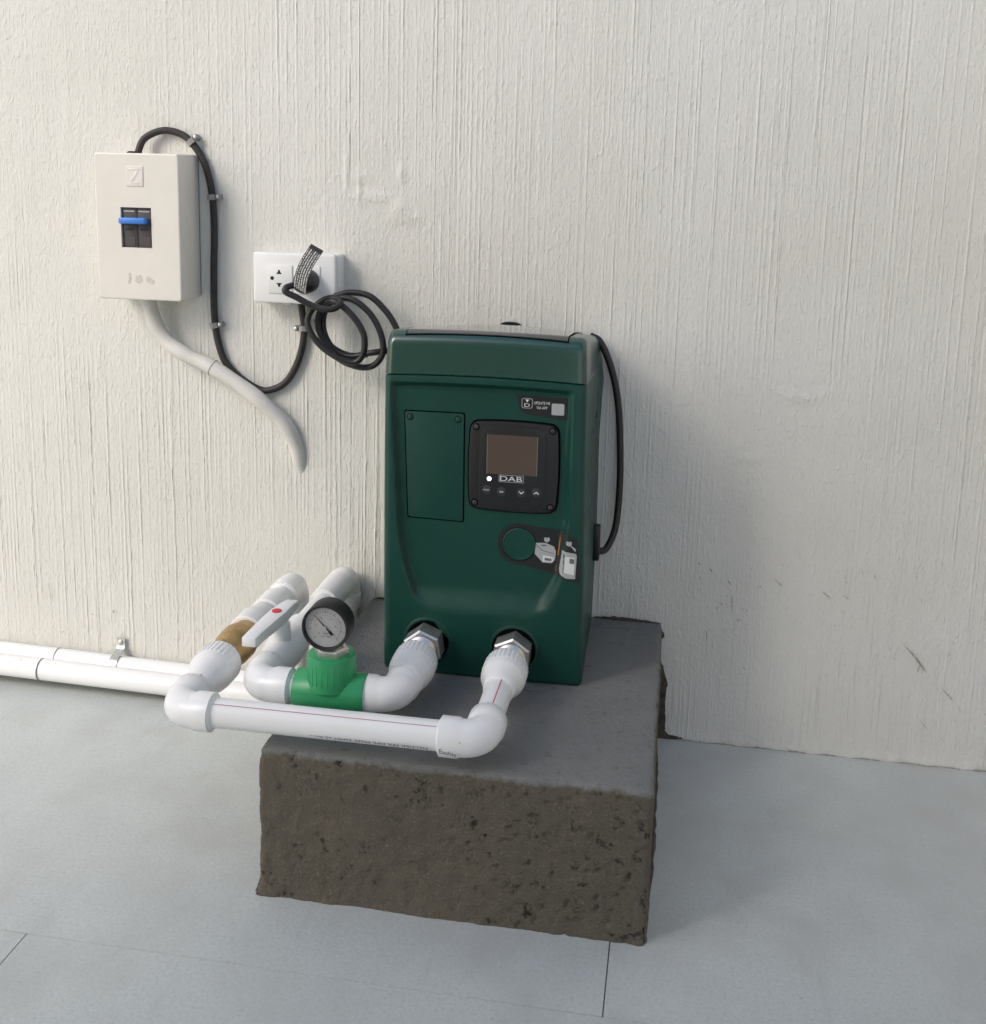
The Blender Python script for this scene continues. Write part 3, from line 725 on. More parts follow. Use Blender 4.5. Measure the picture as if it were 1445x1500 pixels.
flat([(.1060, .1770), (.1120, .1775), (.1135, .1758), (.1075, .1752)], D2, 'drawing_shade', 'mid_print', s2)
flat([(.1115, .1610), (.1200, .1602), (.1195, .1572), (.1112, .1575)], D3, 'drawing_shade', 'mid_print', s2)
flat([(.1328, .1742), (.1500, .1720), (.1512, .1690), (.1500, .1400), (.1390, .1400), (.1305, .1450), (.1295, .1500)], D1, 'pump_drawing', 'grey_print', s2)
flat([(.1370, .1680), (.1490, .1665), (.1482, .1450), (.1362, .1470)], D2, 'drawing_face', 'white_print', s2)
flat([(.1428, .1660), (.1485, .1652), (.1480, .1590), (.1424, .1600)], D3, 'drawing_screen', 'mid_print', s2)
flat([(.1352, .1700), (.1358, .1700), (.1352, .1460), (.1346, .1460)], D2, 'drawing_line', 'mid_print', s2)
for x, z in ((.1134, .1842), (.1412, .1845)):
    flat(circle(x, z, .0036, 12), D1, 'key_drawing', 'grey_print', s2); flat([(x-.0016, z+.0022), (x+.0014, z+.0022), (x+.0014, z+.0036), (x-.0016, z+.0036)], D2, 'key_slot', 'sticker', s2)
flat([(.1430, .1812), (.1442, .1818), (.1500, .1778), (.1490, .1742), (.1470, .1770)], D1, 'key_drawing', 'grey_print', s2)
# side details
G().add(*box((.0365+.1262, -.060, HB+.132), (.010, .012, .050), .002)).build('cable_gland', 'black', pump)
G().add(*box((.0365+hw(-.09, .315)-.0042, -.090, HB+.315), (.0025, .0035, .010), .0005)).build('side_slot', 'groove', pump)
for sx in (-1, 1):
    for yy in (-.20, -.03): G().add(*lathe((XC+sx*.095, yy, HB-.002), (0, 0, 1), [(0, .012), (.006, .012)], 16)).build('rubber_foot', 'black_ring', pump)
for x in (.078, -.031):
    zz = .2165
    G().add(*lathe((x, front_y(x, zz-HB)+.004, zz), (0, -1, 0), [(0, .0308), (.0046, .0308), (.0052, .0300), (.0052, .0272), (.0034, .0268)], 40, caps=False)).build('port_rim', 'green_side', pump)
    G().add(*prism(circle(x, zz, .0290, 36), front_y(x, zz-HB)-.0008, front_y(x, zz-HB)+.001)).build('port_recess', 'groove', pump, smooth=0)

# ------------------------------------------------------------------ plumbing
PR = .0160; Zp = .212
def seg_pipe(a, b, r=PR, seg=28): return lathe(a, Vector(b)-Vector(a), [(0, r), ((Vector(b)-Vector(a)).length, r)], seg)
def bend(corner, d1, d2, rad, n=10):
    c = Vector(corner); d1 = Vector(d1).normalized(); d2 = Vector(d2).normalized(); out = []
    o = c+d1*rad+d2*rad
    for i in range(n+1):
        a = math.pi/2*i/n; out.append(o-d2*rad*math.cos(a)-d1*rad*math.sin(a))
    return out
def elbow(corner, d1, d2, name, parent, material='pipe', l1=.043, l2=.043, rc=.0213, rb=.0196):
    c = Vector(corner); d1 = Vector(d1).normalized(); d2 = Vector(d2).normalized(); arc = bend(c, d1, d2, .0204, 12)
    path = [c+d1*l1, c+d1*(l1-.0006), c+d1*(l1-.020), c+d1*(l1-.0205)]; rs = [rc-.0005, rc, rc, rb]
    if l1-.0205 <= .0235: path = path[:2]+[c+d1*.0245]; rs = [rc-.001, rc, rc]
    path += arc; rs += [rb]*len(arc)
    if l2-.0205 > .0235: path += [c+d2*(l2-.0205), c+d2*(l2-.020)]; rs += [rb, rc]
    else: path += [c+d2*.0245]; rs += [rc]
    path += [c+d2*(l2-.0006), c+d2*l2]; rs += [rc, rc-.0005]
    g = G().add(*tube(path, rs, 36))
    for d, l in ((d1, l1), (d2, l2)): g.add(*lathe(c+d*(l-.0006), d, [(0, PR+.0030), (.0010, PR+.0030), (.0020, PR+.0020), (.0028, PR-.0006)], 30))
    return g.build(name, material, parent, smooth=50)
def coupling(o, d, length, r0, r1, name, parent, material='pipe', ribs=True):
    """tapered threaded adapter with a ribbed collar; d points towards the ribbed end"""
    L = length; prof = [(0, r0), (.002, r0+.0016), (L*.22, r0+.0026), (L*.42, r1-.0015), (L*.50, r1), (L*.985, r1), (L, r1-.0012), (L, r1-.006)]
    o1 = G().add(*lathe(o, d, prof, 40)).build(name, material, parent)
    if not ribs: return o1
    g = G(); d = Vector(d).normalized(); a = d.orthogonal().normalized(); b = d.cross(a); n = 30
    for i in range(n):
        th = 2*math.pi*i/n; u = a*math.cos(th)+b*math.sin(th); v = d.cross(u); c = Vector(o)+d*(L*.79)+u*(r1+.0002)
        rot = Matrix((v, d, u)).transposed(); g.add(*box(c, (.0030, L*.36, .0010), .0004, 1, rot))
    g.build('grip_ribs', material, o1); return o1
def hexnut(o, d, length, r, name, parent, material='steel', rot0=0):
    d = Vector(d).normalized(); a = d.orthogonal().normalized(); b = d.cross(a); vs = []; fs = []; ch = .0022
    rings = []
    for s, k in ((0, .90), (ch, 1.0), (length-ch, 1.0), (length, .90)):
        for i in range(6):
            th = rot0+math.pi/3*i; vs.append(Vector(o)+d*s+(a*math.cos(th)+b*math.sin(th))*r*k)
    for j in range(3):
        for i in range(6): fs.append((j*6+i, j*6+(i+1) % 6, (j+1)*6+(i+1) % 6, (j+1)*6+i))
    fs += [tuple(range(6)), tuple(range(18, 24))]
    return G().add(vs, fs).build(name, material, parent, smooth=0)
def threads(o, d, length, r, name, parent, material='steel'):
    prof = []; n = int(length/.0016)
    for i in range(n+1): prof += [(length*i/n, r-.0008), (length*(i+.5)/n if i < n else length, r)]
    return G().add(*lathe(o, d, prof, 32)).build(name, material, parent, smooth=20)
def line_on_pipe(a, b, ang, r, name, parent, material='pink', wd=.0009, axis='x'):
    """thin printed stripe along a pipe; ang from -y (or -x) side upwards"""
    a, b = Vector(a), Vector(b); d = (b-a).normalized(); up_ = Vector((0, 0, 1)); side = d.cross(up_).normalized()
    if side.y > 0 or (abs(side.y) < .3 and side.x < 0): side = -side
    rad = side*math.cos(ang)+up_*math.sin(ang); tan = d.cross(rad); p = rad*(r+.00025)
    return G().add([a+p-tan*wd/2, b+p-tan*wd/2, b+p+tan*wd/2, a+p+tan*wd/2], [(0, 1, 2, 3)]).build(name, material, parent, smooth=0)

AX, AY = -.260, -.450; RX = .0765; BX, BY = -.199, -.375; LX = -.034
# run A: pump right port -> front pipe -> brass valve -> down to the floor pipe
ra = thing('pipe_run', (-.1, -.3, 0), 'front white water pipe run with brass valve and long printed pipe to the right port', 'pipe')
ZA = .211
fp = G().add(*seg_pipe((AX+.03, AY, ZA), (RX-.03, AY+.004, ZA-.001))).build('pipe', 'pipe', ra)
line_on_pipe((AX+.046, AY, ZA), (RX-.046, AY+.004, ZA-.001), R(60), PR, 'red_line', fp, wd=.0009)
def pipe_text(s, x_right, width, height, phi, parent, y0, z0):
    v, f = text2d(s, width, height); vs = []
    for a, b in v:
        ang = phi+(b-height/2)/PR      # letters stand upside down: their tops point down
        r = PR+.0003; vs.append((x_right-a, y0-r*math.cos(ang), z0-r*math.sin(ang)))
    return G().add(vs, f).build('lettering', 'darkink', parent, smooth=0)
pipe_text('FISCHER PPR PIPE PN25 32MM x5,4mm GERMANY STD DIN8077-8078', .023, .232, .0048, R(30), fp, AY+.002, ZA)
e1 = elbow((RX, AY+.004, ZA-.001), (-1, 0, 0), (0, 1, .012), 'elbow', ra)
v, f = text2d('Eashia', .0175, .0058); vs = []
for a, b in v:
    x = RX-.040+a; ang = R(16)-(b-.003)/.0213+a*9; r = .0217; vs.append((x, AY+.004-r*math.cos(ang), ZA-.001-r*math.sin(ang)))
G().add(vs, f).build('lettering', 'darkink', e1, smooth=0)
stub = G().add(*seg_pipe((RX, AY+.05, ZA), (.0775, -.300, .2145))).build('pipe', 'pipe', ra)
line_on_pipe((RX-.0005, AY+.055, ZA), (.0772, -.318, .214), R(76), PR+.0003, 'red_line', stub, 'red')
coupling((.0770, -.340, .2137), (.0012, 1, .02), .060, .0166, .0258, 'adapter', ra)
threads((.078, -.278, .2152), (0, 1, .01), .030, .0188, 'thread', ra)
hexnut((.078, -.256, .2160), (0, 1, 0), .030, .0250, 'hex_nut', ra, rot0=.35)
e2 = elbow((AX, AY, ZA), (1, 0, 0), (-.01, 1, 0), 'elbow', ra)
s2p = G().add(*seg_pipe((AX, AY+.03, ZA), (AX-.001, -.352, ZA))).build('pipe', 'pipe', ra)
line_on_pipe((AX, AY+.048, ZA), (AX, -.385, ZA), R(70), PR+.0002, 'red_line', s2p)
coupling((AX-.001, -.395, ZA), (0, 1, 0), .068, .0166, .0258, 'adapter', ra)
bv = G().add(*lathe((AX-.002, -.330, ZA), (0, 1, 0), [(0, .015), (.008, .0155), (.012, .0200), (.030, .0210), (.036, .0232), (.060, .0240), (.070, .0215), (.086, .0185), (.095, .0175)], 32)).build('brass_valve', 'brass', ra)
hexnut((AX-.002, -.326, ZA), (0, 1, 0), .014, .0222, 'hex_end', bv, 'brass', .2)
coupling((AX-.003, -.180, ZA), (0, -1, 0), .066, .0166, .0232, 'adapter', ra, 'pipe_aged', False)
G().add(*seg_pipe((AX-.003, -.19, ZA), (AX-.003, -.08, ZA))).build('pipe', 'pipe_aged', ra)
G().add(*lathe((AX-.003, -.178, ZA), (0, 1, 0), [(0, .0165), (.001, .0203), (.040, .0205), (.042, .0165)], 32)).build('coupler', 'pipe_aged', ra)
elbow((AX-.003, -.062, ZA), (0, -1, 0), (0, 0, -1), 'elbow', ra, 'pipe_aged', l1=.052, l2=.046, rc=.0208, rb=.0194)
FY, BYW, FR = -.0515, -.0168, .0163
G().add(*seg_pipe((AX-.003, FY-.004, ZA-.03), (AX-.003, FY, .05), FR)).build('pipe', 'pipe_aged', ra)
elbow((AX-.003, FY, .027), (0, 0, 1), (-1, 0, 0), 'elbow', ra, 'pipe_aged', rc=.0208, rb=.0195)
zl = .036
fl = G().add(*seg_pipe((AX-.033, FY, .026), (-.90, FY+.002, zl), FR)).build('floor_pipe', 'pipe', ra)
G().add(*lathe((-.672, FY, .0325), (1, 0, 0), [(-.0007, FR+.0003), (-.0005, FR+.0006), (.0005, FR+.0006), (.0007, FR+.0003)], 28)).build('pipe_joint', 'clip', fl)

# run B: pump left port -> green tee -> ball valve -> down at the wall to the rear floor pipe
rb = thing('pipe_run', (-.12, -.2, 0), 'white water pipe run with green gauge tee and lever ball valve, behind the front pipe', 'pipe')
ZB = .2115
pb = G().add(*seg_pipe((BX+.03, BY, ZB), (-.14, BY, ZB))).build('pipe', 'pipe', rb)
line_on_pipe((BX+.046, BY, ZB), (-.150, BY, ZB), R(62), PR, 'red_line', pb)
elbow((BX, BY, ZB), (1, 0, 0), (0, 1, 0), 'elbow', rb)
TX = -.1085
tee = G()
tee.add(*lathe((TX-.041, BY+.001, ZB), (1, 0, 0), [(0, .0218), (.0012, .0226), (.0808, .0226), (.082, .0218)], 36))
tee.add(*lathe((TX, BY+.001, ZB+.006), (0, 0, 1), [(0, .0255), (.0012, .0272), (.036, .0276), (.0395, .0268), (.0405, .0255), (.0405, .018)], 36))
tee_o = tee.build('green_tee', 'green_ppr', rb)
g = G()
for i in range(26):
    th = 2*math.pi*i/26; u = Vector((math.cos(th), math.sin(th), 0)); rot = Matrix((u.cross(Vector((0, 0, 1))), Vector((0, 0, 1)), u)).transposed()
    g.add(*box(Vector((TX, BY+.001, ZB+.0270))+u*.0272, (.0022, .024, .0011), .0004, 1, rot))
g.build('grip_ribs', 'green_ppr', tee_o)
elbow((LX, BY+.004, ZB), (-1, 0, 0), (.012, 1, .03), 'elbow', rb, l1=.036, l2=.043)
coupling((LX+.0010, -.346, .2125), (.01, 1, .03), .066, .0190, .0258, 'adapter', rb)
threads((-.0328, -.282, .2146), (.01, 1, .01), .034, .0188, 'thread', rb)
hexnut((-.032, -.256, .2160), (0, 1, 0), .030, .0250, 'hex_nut', rb, rot0=.12)
vb = G().add(*lathe((BX, -.335, ZB), (0, 1, 0), [(0, .0205), (.006, .0212), (.020, .0214), (.032, .0234), (.055, .0246), (.078, .0234), (.092, .0212), (.118, .0208), (.120, .0170)], 36)).build('ball_valve', 'pipe', rb)
G().add(*lathe((BX, -.296, ZB+.018), (0, 0, 1), [(0, .0138), (.012, .0132), (.0225, .0128), (.024, .0115), (.028, .009)], 28)).build('valve_stem', 'pipe', vb)
# lever: long tapered bar over the stem
hv = []; hz0, hz1 = ZB+.0440, ZB+.0575
def lever_ring(y, hwid, z0, z1):
    o = BX+.07*(y+.298); return [(o-hwid, y, z0), (o+hwid, y, z0), (o+hwid, y, z1), (o-hwid, y, z1)]
bm = bmesh.new(); prev = None
for y, hwid, za, zb in ((-.380, .0085, hz0+.001, hz1-.001), (-.360, .0090, hz0, hz1), (-.325, .0102, hz0-.001, hz1+.0005), (-.298, .0105, hz0-.001, hz1+.0005), (-.275, .0090, hz0, hz1), (-.256, .0078, hz0+.002, hz1-.002)):
    cur = [bm.verts.new(p) for p in lever_ring(y, hwid, za, zb)]
    if prev:
        for i in range(4): bm.faces.new((prev[i], prev[(i+1) % 4], cur[(i+1) % 4], cur[i]))
    else: bm.faces.new(cur)
    prev = cur
bm.faces.new(prev[::-1]); bmesh.ops.recalc_face_normals(bm, faces=bm.faces)
ed = [e for e in bm.edges if not e.is_boundary and e.calc_face_angle(0) > .6]; bmesh.ops.bevel(bm, geom=ed, offset=.002, segments=2, profile=.5, affect='EDGES')
bm.verts.index_update(); lv = G().add([v.co.copy() for v in bm.verts], [[v.index for v in f.verts] for f in bm.faces]).build('lever', 'pipe', vb); bm.free()
G().add(*lathe((BX-.001, -.302, hz1+.0005), (0, 0, 1), [(0, .0060), (.0012, .0058), (.0014, .004)], 20)).build('red_dot', 'red', vb)
pb2 = G().add(*seg_pipe((BX, -.22, ZB), (BX, -.06, ZB))).build('pipe', 'pipe_aged', rb)
G().add(*lathe((BX, -.130, ZB), (0, 1, 0), [(0, .0165), (.001, .0203), (.070, .0206), (.072, .0165)], 32)).build('coupler', 'pipe_aged', rb)
elbow((BX, -.0205, ZB), (0, -1, 0), (0, 0, -1), 'elbow', rb, 'pipe_aged', l1=.046, l2=.046, rc=.0205, rb=.0192)
G().add(*seg_pipe((BX, -.021, ZB-.03), (BX, -.0185, .05), FR)).build('pipe', 'pipe_aged', rb)
elbow((BX, -.0205, .027), (0, 0, 1), (-1, 0, 0), 'elbow', rb, 'pipe_aged', rc=.0235, rb=.0228)
fl2 = G().add(*seg_pipe((BX-.033, -.0205, .027), (-.90, BYW, zl+.004), FR)).build('floor_pipe', 'pipe', rb)
G().add(*lathe((-.664, BYW-.0014, .0357), (1, 0, 0), [(-.0007, FR+.0003), (-.0005, FR+.0006), (.0005, FR+.0006), (.0007, FR+.0003)], 28)).build('pipe_joint', 'clip', fl2)

# strap holding the rear floor pipe
sp = thing('pipe_clip', (-.566, -.01, .05), 'zinc strap clip screwed to the wall over the white floor pipes', 'clip')
pth = [(-.566, -.0035, .074), (-.566, -.0035, .060), (-.566, -.0070, .0555)]
cz = .0340
for a in range(75, -12, -10): pth.append((-.566, BYW-(FR+.0012)*math.cos(R(a)), cz+(FR+.0012)*math.sin(R(a))))
vs = []; fs = []
for i, p in enumerate(pth):
    for dx, dy in ((-.0065, 0), (.0065, 0)):
        vs.append((p[0]+dx, p[1], p[2])); vs.append((p[0]+dx, p[1]-.0014, p[2]+.0008))
for i in range(len(pth)-1):
    a = i*4; b = a+4; fs += [(a, a+2, b+2, b), (a+1, b+1, b+3, a+3), (a, b, b+1, a+1), (a+2, a+3, b+3, b+2)]
fs += [(0, 1, 3, 2), (len(vs)-4, len(vs)-2, len(vs)-1, len(vs)-3)]
G().add(vs, fs).build('strap', 'strap', sp, smooth=40)
G().add(*lathe((-.566, -.0045, .0665), (0, -1, 0), [(0, .0042), (.0015, .0040), (.0026, .0025)], 18)).build('screw', 'steel', sp)

# ------------------------------------------------------------------ pressure gauge on the tee
pg = thing('pressure_gauge', (TX, BY, ZB+.045), 'round black-rimmed pressure gauge with white dial on the green tee', 'gauge')
hexnut((TX, BY+.001, ZB+.0440), (0, 0, 1), .0105, .0195, 'hex_nut', pg, 'steel', .3)
G().add(*lathe((TX, BY+.001, ZB+.0535), (0, 0, 1), [(0, .0128), (.004, .0125), (.005, .0100), (.014, .0095)], 24)).build('neck', 'steel', pg)
GX, GZ, GY = TX-.002, .2935, BY-.018
case = G().add(*lathe((GX, GY, GZ), (0, 1, 0), [(.0045, .0235), (0.0005, .0240), (0, .0248), (0, .0262), (.0012, .0268), (.026, .0268), (.029, .0250), (.030, .0)], 48, caps=False)).build('case', 'black_ring', pg)
dial = G().add(*lathe((GX, GY+.0045, GZ), (0, 1, 0), [(0, .0238), (.001, .0238)], 40)).build('dial', 'dial', pg)
def dmark(cx, cz, w_, h_, ang, name, material, y=GY+.0042):
    c, s = math.cos(ang), math.sin(ang); pts = [(cx+a*c-b*s, cz+a*s+b*c) for a, b in ((-w_/2, -h_/2), (w_/2, -h_/2), (w_/2, h_/2), (-w_/2, h_/2))]
    return pts
g = G(); g2 = G()
for i in range(41):
    a = R(225-270*i/40); L = .0032 if i % 5 == 0 else .0018; rr = .0165
    p = dmark(GX+(rr+L/2)*math.cos(a), GZ+(rr+L/2)*math.sin(a), L, .00045 if i % 5 else .0007, a, '', ''); g.add([(x, GY+.0042, z) for x, z in p], [(0, 1, 2, 3)])
for i in range(31):
    a = R(225-270*i/30); p = dmark(GX+.0138*math.cos(a), GZ+.0138*math.sin(a), .0013, .00045, a, '', ''); g2.add([(x, GY+.0042, z) for x, z in p], [(0, 1, 2, 3)])
g.build('scale_marks', 'darkink', dial, smooth=0); g2.build('inner_scale', 'pink', dial, smooth=0)
for i, s in enumerate(('0', '2', '4', '6', '8', '10')):
    a = R(225-54*i); v, f = text2d(s, .0018 if len(s) == 1 else .0030, .0024)
    G().add([(GX+.0112*math.cos(a)-.0009+p[0], GY+.0042, GZ+.0112*math.sin(a)-.0012+p[1]) for p in v], f).build('numeral', 'mid_print', dial, smooth=0)
for s, x, z, w_ in (('bar', -.0026, -.0085, .0052), ('psi', -.0052, -.0125, .0042), ('MPa', .0014, -.0125, .0050)):
    v, f = text2d(s, w_, .0026); G().add([(GX+x+p[0], GY+.0042, GZ+z+p[1]) for p in v], f).build('lettering', 'mid_print', dial, smooth=0)
a = R(134); ca, sa = math.cos(a), math.sin(a); nd = [(.0190, .0002), (.0190, -.0002), (0, -.0007), (-.0060, -.0007), (-.0062, -.0015), (-.0115, -.0015), (-.0115, .0015), (-.0062, .0015), (-.0060, .0007), (0, .0007)]
G().add(*prism([(GX+u*ca-v_*sa, GZ+u*sa+v_*ca) for u, v_ in nd], GY+.0030, GY+.0034)).build('needle', 'black', dial, smooth=0)
G().add(*lathe((GX, GY+.0040, GZ), (0, -1, 0), [(0, .0017), (.0016, .0017), (.002, .001)], 16)).build('needle_hub', 'steel', dial)
G().add(*lathe((GX, GY+.0012, GZ), (0, 1, 0), [(0, .0236), (.0008, .0236)], 40)).build('lens', 'gauge_glass', pg)

# ------------------------------------------------------------------ breaker box
bb = thing('breaker_box', (-.484, -.03, .607), 'ivory plastic breaker box with blue switch lever on the wall', 'breaker box')
BXL, BXR, BZ0, BZ1, BYF = -.5455, -.4222, .6072, .8078, -.065
# case: front with a window opening, so built as a frame of strips
wx0, wx1, wz0, wz1 = -.5085, -.4635, .6795, .7345
def case_mesh():
    g = G(); r = .004
    outer = rrect(BXL, BZ0, BXR, BZ1, r, 4); n = len(outer)
    front = rrect(BXL+.002, BZ0+.002, BXR-.002, BZ1-.002, r, 4)
    inner = []
    for x, z in outer:
        cx, cz = (wx0+wx1)/2, (wz0+wz1)/2; dx, dz = x-cx, z-cz
        k = min(abs((wx1-wx0)/2/dx) if abs(dx) > 1e-6 else 9, abs((wz1-wz0)/2/dz) if abs(dz) > 1e-6 else 9); inner.append((x, z))
    rings = [(outer, .002), (outer, BYF+.002), (rrect(BXL+.0007, BZ0+.0007, BXR-.0007, BZ1-.0007, r, 4), BYF+.0006), (front, BYF)]
    vs = [(x, y, z) for pl, y in rings for x, z in pl]; fs = []
    for j in range(3):
        for i in range(n): fs.append((j*n+i, j*n+(i+1) % n, (j+1)*n+(i+1) % n, (j+1)*n+i))
    # front face ring to window: quadrants of rrect order: TR, TL, BL, BR (5 pts each)
    o = len(vs); wn = [(wx1, wz1), (wx0, wz1), (wx0, wz0), (wx1, wz0)]
    vs += [(x, BYF, z) for x, z in wn] + [(x, BYF+.012, z) for x, z in wn]
    q = 3*n; m5 = n//4
    for c in range(4):
        fs.append(tuple([q+c*m5+i for i in range(m5)]+[o+c]))
        fs.append((q+c*m5+m5-1, q+((c+1) % 4)*m5, o+(c+1) % 4, o+c))
        fs.append((o+c, o+(c+1) % 4, o+4+(c+1) % 4, o+4+c))
    return g.add(vs, fs).build('case', 'box', bb, smooth=12)
case_b = case_mesh()
G().add(*prism(rrect(BXL+.001, BZ0+.0015, BXR+.0006, BZ1-.0015, .003, 3), -.003, .001)).build('back_plate', 'clip', bb)
for i in range(2):
    x0 = wx0+.0006+i*.0222; x1 = x0+.0214
    br = G().add(*prism(rrect(x0, wz0-.004, x1, wz1+.004, .0006, 2), BYF+.0035, BYF+.02, .0006)).build('breaker', 'breaker', bb)
    G().add(*prism(rrect(x0+.002, wz1-.0062, x1-.0035, wz1-.0044, .0003, 1), BYF+.0032, BYF+.0036)).build('marking', 'grey_print', br, smooth=0)
    G().add(*prism(rrect(x0+.004, wz0+.0235, x1-.006, wz0+.0265, .0004, 2), BYF+.0031, BYF+.0037)).build('toggle_slot', 'breaker_dark', br, smooth=0)
    G().add(*prism(rrect(x0+.003, wz0+.003, x1-.003, wz0+.014, .0004, 2), BYF+.0030, BYF+.0037, .0003)).build('label_plate', 'breaker', br, smooth=0)
G().add(*prism(rrect(wx0+.0218, wz0-.002, wx0+.0232, wz1+.002, .0002, 1), BYF+.0030, BYF+.02)).build('breaker_gap', 'breaker_dark', bb, smooth=0)
G().add(*box((-.4885, BYF-.0025, .7165), (.0390, .0130, .0085), .0022, 3)).build('switch_lever', 'blue', bb)
# moulded emblem and worn patch
em = G().add(*prism(rrect(-.4985, .7630, -.4735, .7905, .0008, 3), BYF-.0010, BYF+.001, .0004)).build('emblem', 'emb', case_b)
G().add(*prism(rrect(-.4967, .7648, -.4753, .7887, .0006, 2), BYF-.0011, BYF)).build('emblem_field', 'box', em, smooth=0)
for pl in ([(-.4945, .7872), (-.4785, .7872), (-.4785, .7845), (-.4945, .7845)], [(-.4835, .7845), (-.4785, .7845), (-.4885, .7690), (-.4935, .7690)], [(-.4945, .7690), (-.4780, .7690), (-.4780, .7663), (-.4945, .7663)]):
    G().add(*prism(pl, BYF-.0014, BYF, .0003)).build('emblem_stroke', 'emb', em)
for pl in ([(-.500, .644), (-.4965, .645), (-.4955, .638), (-.4975, .630), (-.501, .629), (-.4995, .637)], [(-.489, .640), (-.482, .642), (-.479, .634), (-.485, .630), (-.490, .633)], [(-.473, .641), (-.466, .638), (-.461, .634), (-.463, .629), (-.470, .631), (-.474, .635)]):
    G().add(*prism(pl, BYF-.0003, BYF+.0003)).build('worn_patch', 'smudge', case_b, smooth=0)
G().add(*lathe((-.507, -.022, .8065), (0, 0, 1), [(0, .0105), (.003, .0105), (.0045, .008)], 20)).build('cable_gland', 'cable_dusty', bb)

# ------------------------------------------------------------------ cable, clips, conduit
yc = -.0065
cpts = [(-.503, -.022, .800), (-.502, -.020, .811), (-.495, -.014, .829), (-.472, -.009, .840), (-.448, yc, .8375), (-.429, yc, .825), (-.410, yc, .796), (-.400, yc, .753), (-.398, yc, .701), (-.400, yc, .643), (-.400, yc, .574), (-.390, yc, .525), (-.369, yc, .498), (-.340, yc, .480), (-.319, yc, .4775), (-.293, yc, .492), (-.274, yc, .526), (-.266, yc, .566), (-.268, yc-.004, .600), (-.269, yc-.006, .625)]
cab = G().add(*tube(spline(cpts, 8), .0049, 14)).build('supply_cable', 'cable_dusty'); tag(cab, 'black cable looping from the breaker box down and up to the socket', 'cable')
def cable_clip(x, z, ang, side, label):
    t = thing('cable_clip', (x, -.005, z), label, 'cable clip', 'grey cable clips on the black cable')
    ca, sa = math.cos(ang), math.sin(ang)
    prof = [(-.0072, .003), (-.0072, -.008), (-.0055, -.0125), (0, -.0142), (.0055, -.0125), (.0072, -.008), (.0072, .003)]
    vs = []; fs = []; n = len(prof)
    for k, s in ((-.0038, 1), (.0038, 1), (.0038, 0), (-.0038, 0)):
        for a, y in prof:
            q = 1.0 if s else .82; vs.append((x+a*q*ca-k*sa, (y if not s else y+(.0014 if y < 0 else 0))if s else y, z+a*q*sa+k*ca))
    vs = []
    for k in (-.0038, .0038):
        for sc in (1.0, .80):
            for a, y in prof: aa = a*sc; yy = y if y > 0 else y*(1.0 if sc == 1.0 else .86); vs.append((x+aa*ca-k*sa, yy, z+aa*sa+k*ca))
    I = lambda e, sc, i: (e*2+sc)*n+i
    for i in range(n-1):
        fs += [(I(0, 0, i), I(0, 0, i+1), I(1, 0, i+1), I(1, 0, i)), (I(0, 1, i), I(1, 1, i), I(1, 1, i+1), I(0, 1, i+1)), (I(0, 0, i), I(0, 1, i), I(0, 1, i+1), I(0, 0, i+1)), (I(1, 0, i), I(1, 0, i+1), I(1, 1, i+1), I(1, 1, i))]
    G().add(vs, fs).build('saddle', 'clip', t, smooth=30)
    c = Vector((x+side*.0100*ca, -.006, z+side*.0100*sa)); rot = Matrix.Rotation(-ang, 3, 'Y')
    G().add(*box(c, (.0060, .0130, .0074), .001, 1, rot)).build('nail_lug', 'clip', t)
    G().add(*lathe((c.x, -.0125, c.z), (0, -1, 0), [(-.004, .0022), (.001, .0024), (.0016, .0014)], 12)).build('nail', 'steel', t)
cable_clip(-.428, .8255, R(42), 1, 'grey cable clip at the top of the cable arch beside the breaker box')
cable_clip(-.3995, .750, R(3), 1, 'grey cable clip beside the upper right side of the breaker box')
cable_clip(-.3998, .568, R(12), 1, 'grey cable clip on the vertical cable just above the painted conduit')
cable_clip(-.2665, .570, R(2), -1, 'grey cable clip on the cable just below the white socket')
kpts = [(-.492, -.030, .612), (-.491, -.024, .596), (-.484, -.020, .566), (-.464, -.019, .540), (-.434, -.020, .523), (-.403, -.0205, .511), (-.362, -.0210, .488), (-.322, -.0185, .459), (-.297, -.012, .433), (-.282, -.005, .403), (-.277, .003, .374), (-.275, .012, .350)]
kp = spline(kpts, 8)
con = G().add(*tube(kp, [.0108+.0006*math.sin(i*.5) for i in range(len(kp))], 18)).build('conduit', 'conduit'); tag(con, 'bent conduit painted like the wall, running out below the breaker box', 'conduit')
i0 = next(i for i, p in enumerate(kp) if p.x > -.402); d = (kp[i0+1]-kp[i0-1]).normalized()
G().add(*lathe(kp[i0], d, [(-.0008, .0113), (0, .0121), (.0008, .0113)], 18)).build('joint_line', 'clip', con)

# ------------------------------------------------------------------ socket
sk = thing('wall_socket', (-.269, -.015, .608), 'white double wall socket with a black plug pushed in', 'socket')
SY = -.036
G().add(*prism(rrect(-.3290, .6085, -.2085, .6770, .003, 4), -.030, .002)).build('back_box', 'socket', sk)
G().add(*prism(rrect(-.3300, .6075, -.2105, .6778, .004, 5), SY, -.0285, .0035)).build('plate', 'socket', sk)
G().add(*prism(rrect(-.3075, .6215, -.2720, .6610, .001, 3), SY-.0016, SY+.001, .0005)).build('outlet', 'socket', sk)
G().add(*prism(rrect(-.2690, .6215, -.2320, .6610, .001, 3), SY-.0016, SY+.001, .0005)).build('outlet', 'socket', sk)
for zc, flip in ((.6500, 1), (.6345, -1)):
    pl = [(-.2945, zc-.0015*flip), (-.2875, zc-.0015*flip), (-.2875, zc), (-.2895, zc+.0010*flip), (-.2895, zc+.0038*flip), (-.2925, zc+.0038*flip), (-.2925, zc+.0010*flip), (-.2945, zc)]
    G().add(*prism(pl, SY-.0018, SY)).build('slot', 'slot', sk, smooth=0)
